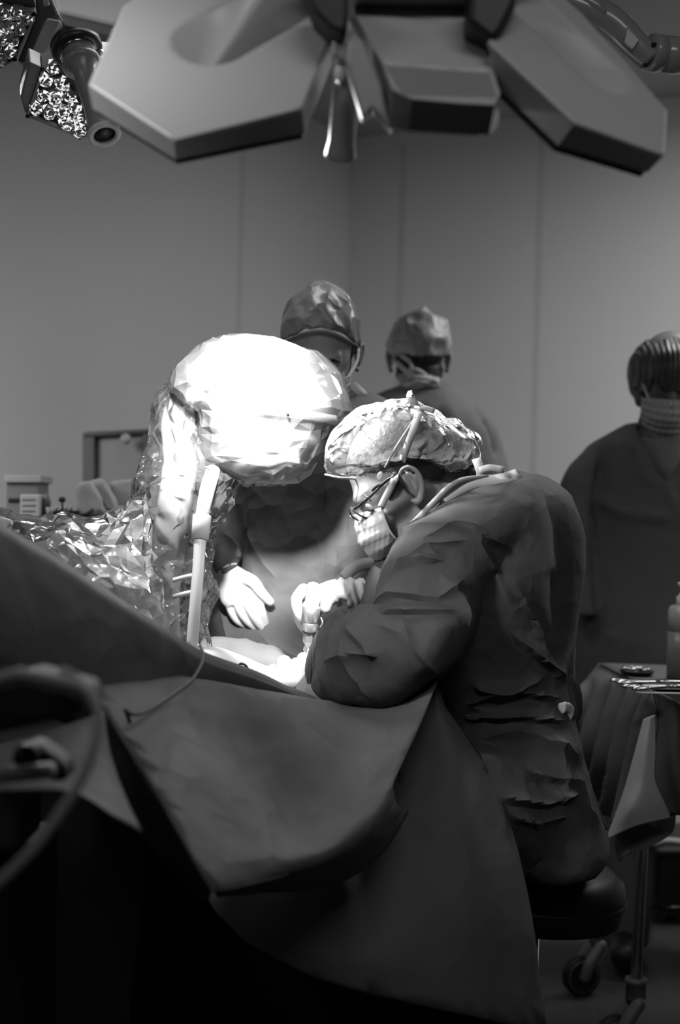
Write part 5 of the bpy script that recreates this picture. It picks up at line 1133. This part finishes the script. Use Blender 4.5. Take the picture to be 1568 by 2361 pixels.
# ------------------------------------------------------------------ left background: counter and supplies
m_c = mat('counter_grey', .20, .5, .4)
cn_ = empty('supply_counter', P(150, 2000, 3.7) * np.array([1, 1, 0]), 'tall grey counter behind the plastic heap at left carrying boxes and bottles', 'counter')
zc = P(150, 1194, 3.45)[2]
bevel(obj('counter_body', box((P(120, 1194, 3.55)[0], 3.62, zc / 2), (1.05, .46, zc)), m_c, cn_, False), .01)
def cbox(name, x0, y0, x1, y1, d, t, m, root=None, label=None, cat=None):
    o = bevel(obj(name, slab([(x0, y0), (x1, y0), (x1, y1), (x0, y1)], d, t), m, root, False), .003)
    if label: tag(o, label, cat)
    return o
bx = empty('carton', P(50, 1190, 3.55), 'blurred grey carton with pale lid and dark stripe at the far left of the counter', 'box')
cbox('carton_body', 14, 1112, 90, 1190, 3.58, .12, mat('carton_mid', .14, .6, .3), bx)
cbox('carton_lid', 10, 1096, 96, 1113, 3.57, .14, mat('carton_top', .26, .6, .3), bx)
cbox('carton_stripe', 18, 1148, 44, 1158, 3.575, .01, m_black, bx)
lb = empty('labelled_box', P(68, 1190, 3.46), 'small pale box with grey printed bands in front of the carton on the counter', 'box')
cbox('box_body', 46, 1140, 92, 1192, 3.47, .06, mat('box_pale', .40, .6, .3), lb)
for y in (1150, 1163, 1176): cbox('printed_band', 50, y, 82, y + 4, 3.468, .004, mat('print_grey', .18, .6, .3), lb)
bt_ = empty('supply_bottle', P(106, 1190, 3.5), 'dark grey upright bottle right of the pale labelled box', 'bottle')
obj('bottle_body', lathe(P(106, 1190, 3.5), (0, 0, 1), [(0, .011), (.035, .011), (.045, .009), (.05, .006), (.055, .006)], 20), mat('bottle_dark', .09, .4, .4), bt_)
tag(obj('small_cup', lathe(P(114, 1190, 3.42), (0, 0, 1), [(0, .007), (.02, .009), (.021, .008), (.004, .006)], 20), mat('box_pale', .40, .6, .3)), 'tiny pale cup between the dark bottle and the black rack', 'cup')
rk = empty('vial_rack', P(150, 1192, 3.45), 'low black rack with pale vials on the counter at left', 'rack')
cbox('rack_base', 120, 1177, 180, 1190, 3.44, .05, m_black, rk)
for i, x in enumerate((130, 141, 152, 163)): obj('vial', lathe(P(x, 1178, 3.46), (0, 0, 1), [(0, .004), (.012, .004), (.014, .002)], 12), mat('box_pale', .40, .6, .3), rk)
obj('rack_cap', ellipsoid(P(143, 1152, 3.46), (.009, .008, .007)), m_black, rk)
obj('rack_stem', tube([P(143, 1156, 3.46), P(143, 1180, 3.46)], .004, 10), mat('bottle_dark', .09, .4, .4), rk)
for i, (pts, lab) in enumerate([([(176, 1120), (205, 1108), (232, 1150), (238, 1185), (180, 1188)], 'crumpled pale paper packet leaning on the counter right of the black rack'), ([(205, 1110), (232, 1106), (262, 1150), (268, 1178), (215, 1170)], 'upright pale wrapper with dark band in the middle of the papers'), ([(255, 1112), (300, 1106), (330, 1110), (335, 1165), (262, 1170)], 'rounded pale packet at the right end of the counter beside the plastic sleeve')]):
    pr = slab(pts, 3.45 + i * .06, .05); v, f = fuse([pr], .006, 2); v, f = crinkle(v, f, .008, 20, (1, 1, 1), 95 + i, 0, 30)
    tag(obj('paper_packet', (v, f), mat('paper_pale', .33, .7, .3)), lab, 'packet')
tag(obj('marker_pen', tube([P(176, 1190, 3.40), P(198, 1187, 3.40), P(214, 1176, 3.41)], .005, 10, 3), m_black), 'dark curved pen or clip lying at the foot of the pale packets', 'pen')
tag(obj('dark_strip', box(P(231, 1155, 3.47), (.012, .01, .034), Matrix.Rotation(math.radians(-38), 3, 'Y')), mat('strip_dark', .10, .6, .3)), 'slanted dark grey strip across the pale packets on the counter', 'strip')
# framed recess on the wall
fr = empty('wall_frame', P(265, 1110, 4.3), 'dark grey metal frame with a paler panel standing behind the counter at left', 'frame')
mf_ = mat('frame_grey', .085, .5, .4)
cbox('frame_post', 190, 998, 218, 1130, 4.3, .05, mf_, fr); cbox('frame_post', 328, 994, 350, 1130, 4.3, .05, mf_, fr); bevel(obj('frame_bar', slab([(192, 996), (350, 988), (350, 998), (192, 1008)], 4.29, .06), mf_, fr, False), .006)
cbox('frame_panel', 216, 1002, 332, 1130, 4.33, .02, mat('frame_panel', .26, .5, .4), fr)
obj('frame_knob', ellipsoid(P(290, 1012, 4.26), (.016, .016, .016)), mat('paper_pale', .33, .7, .3), fr)
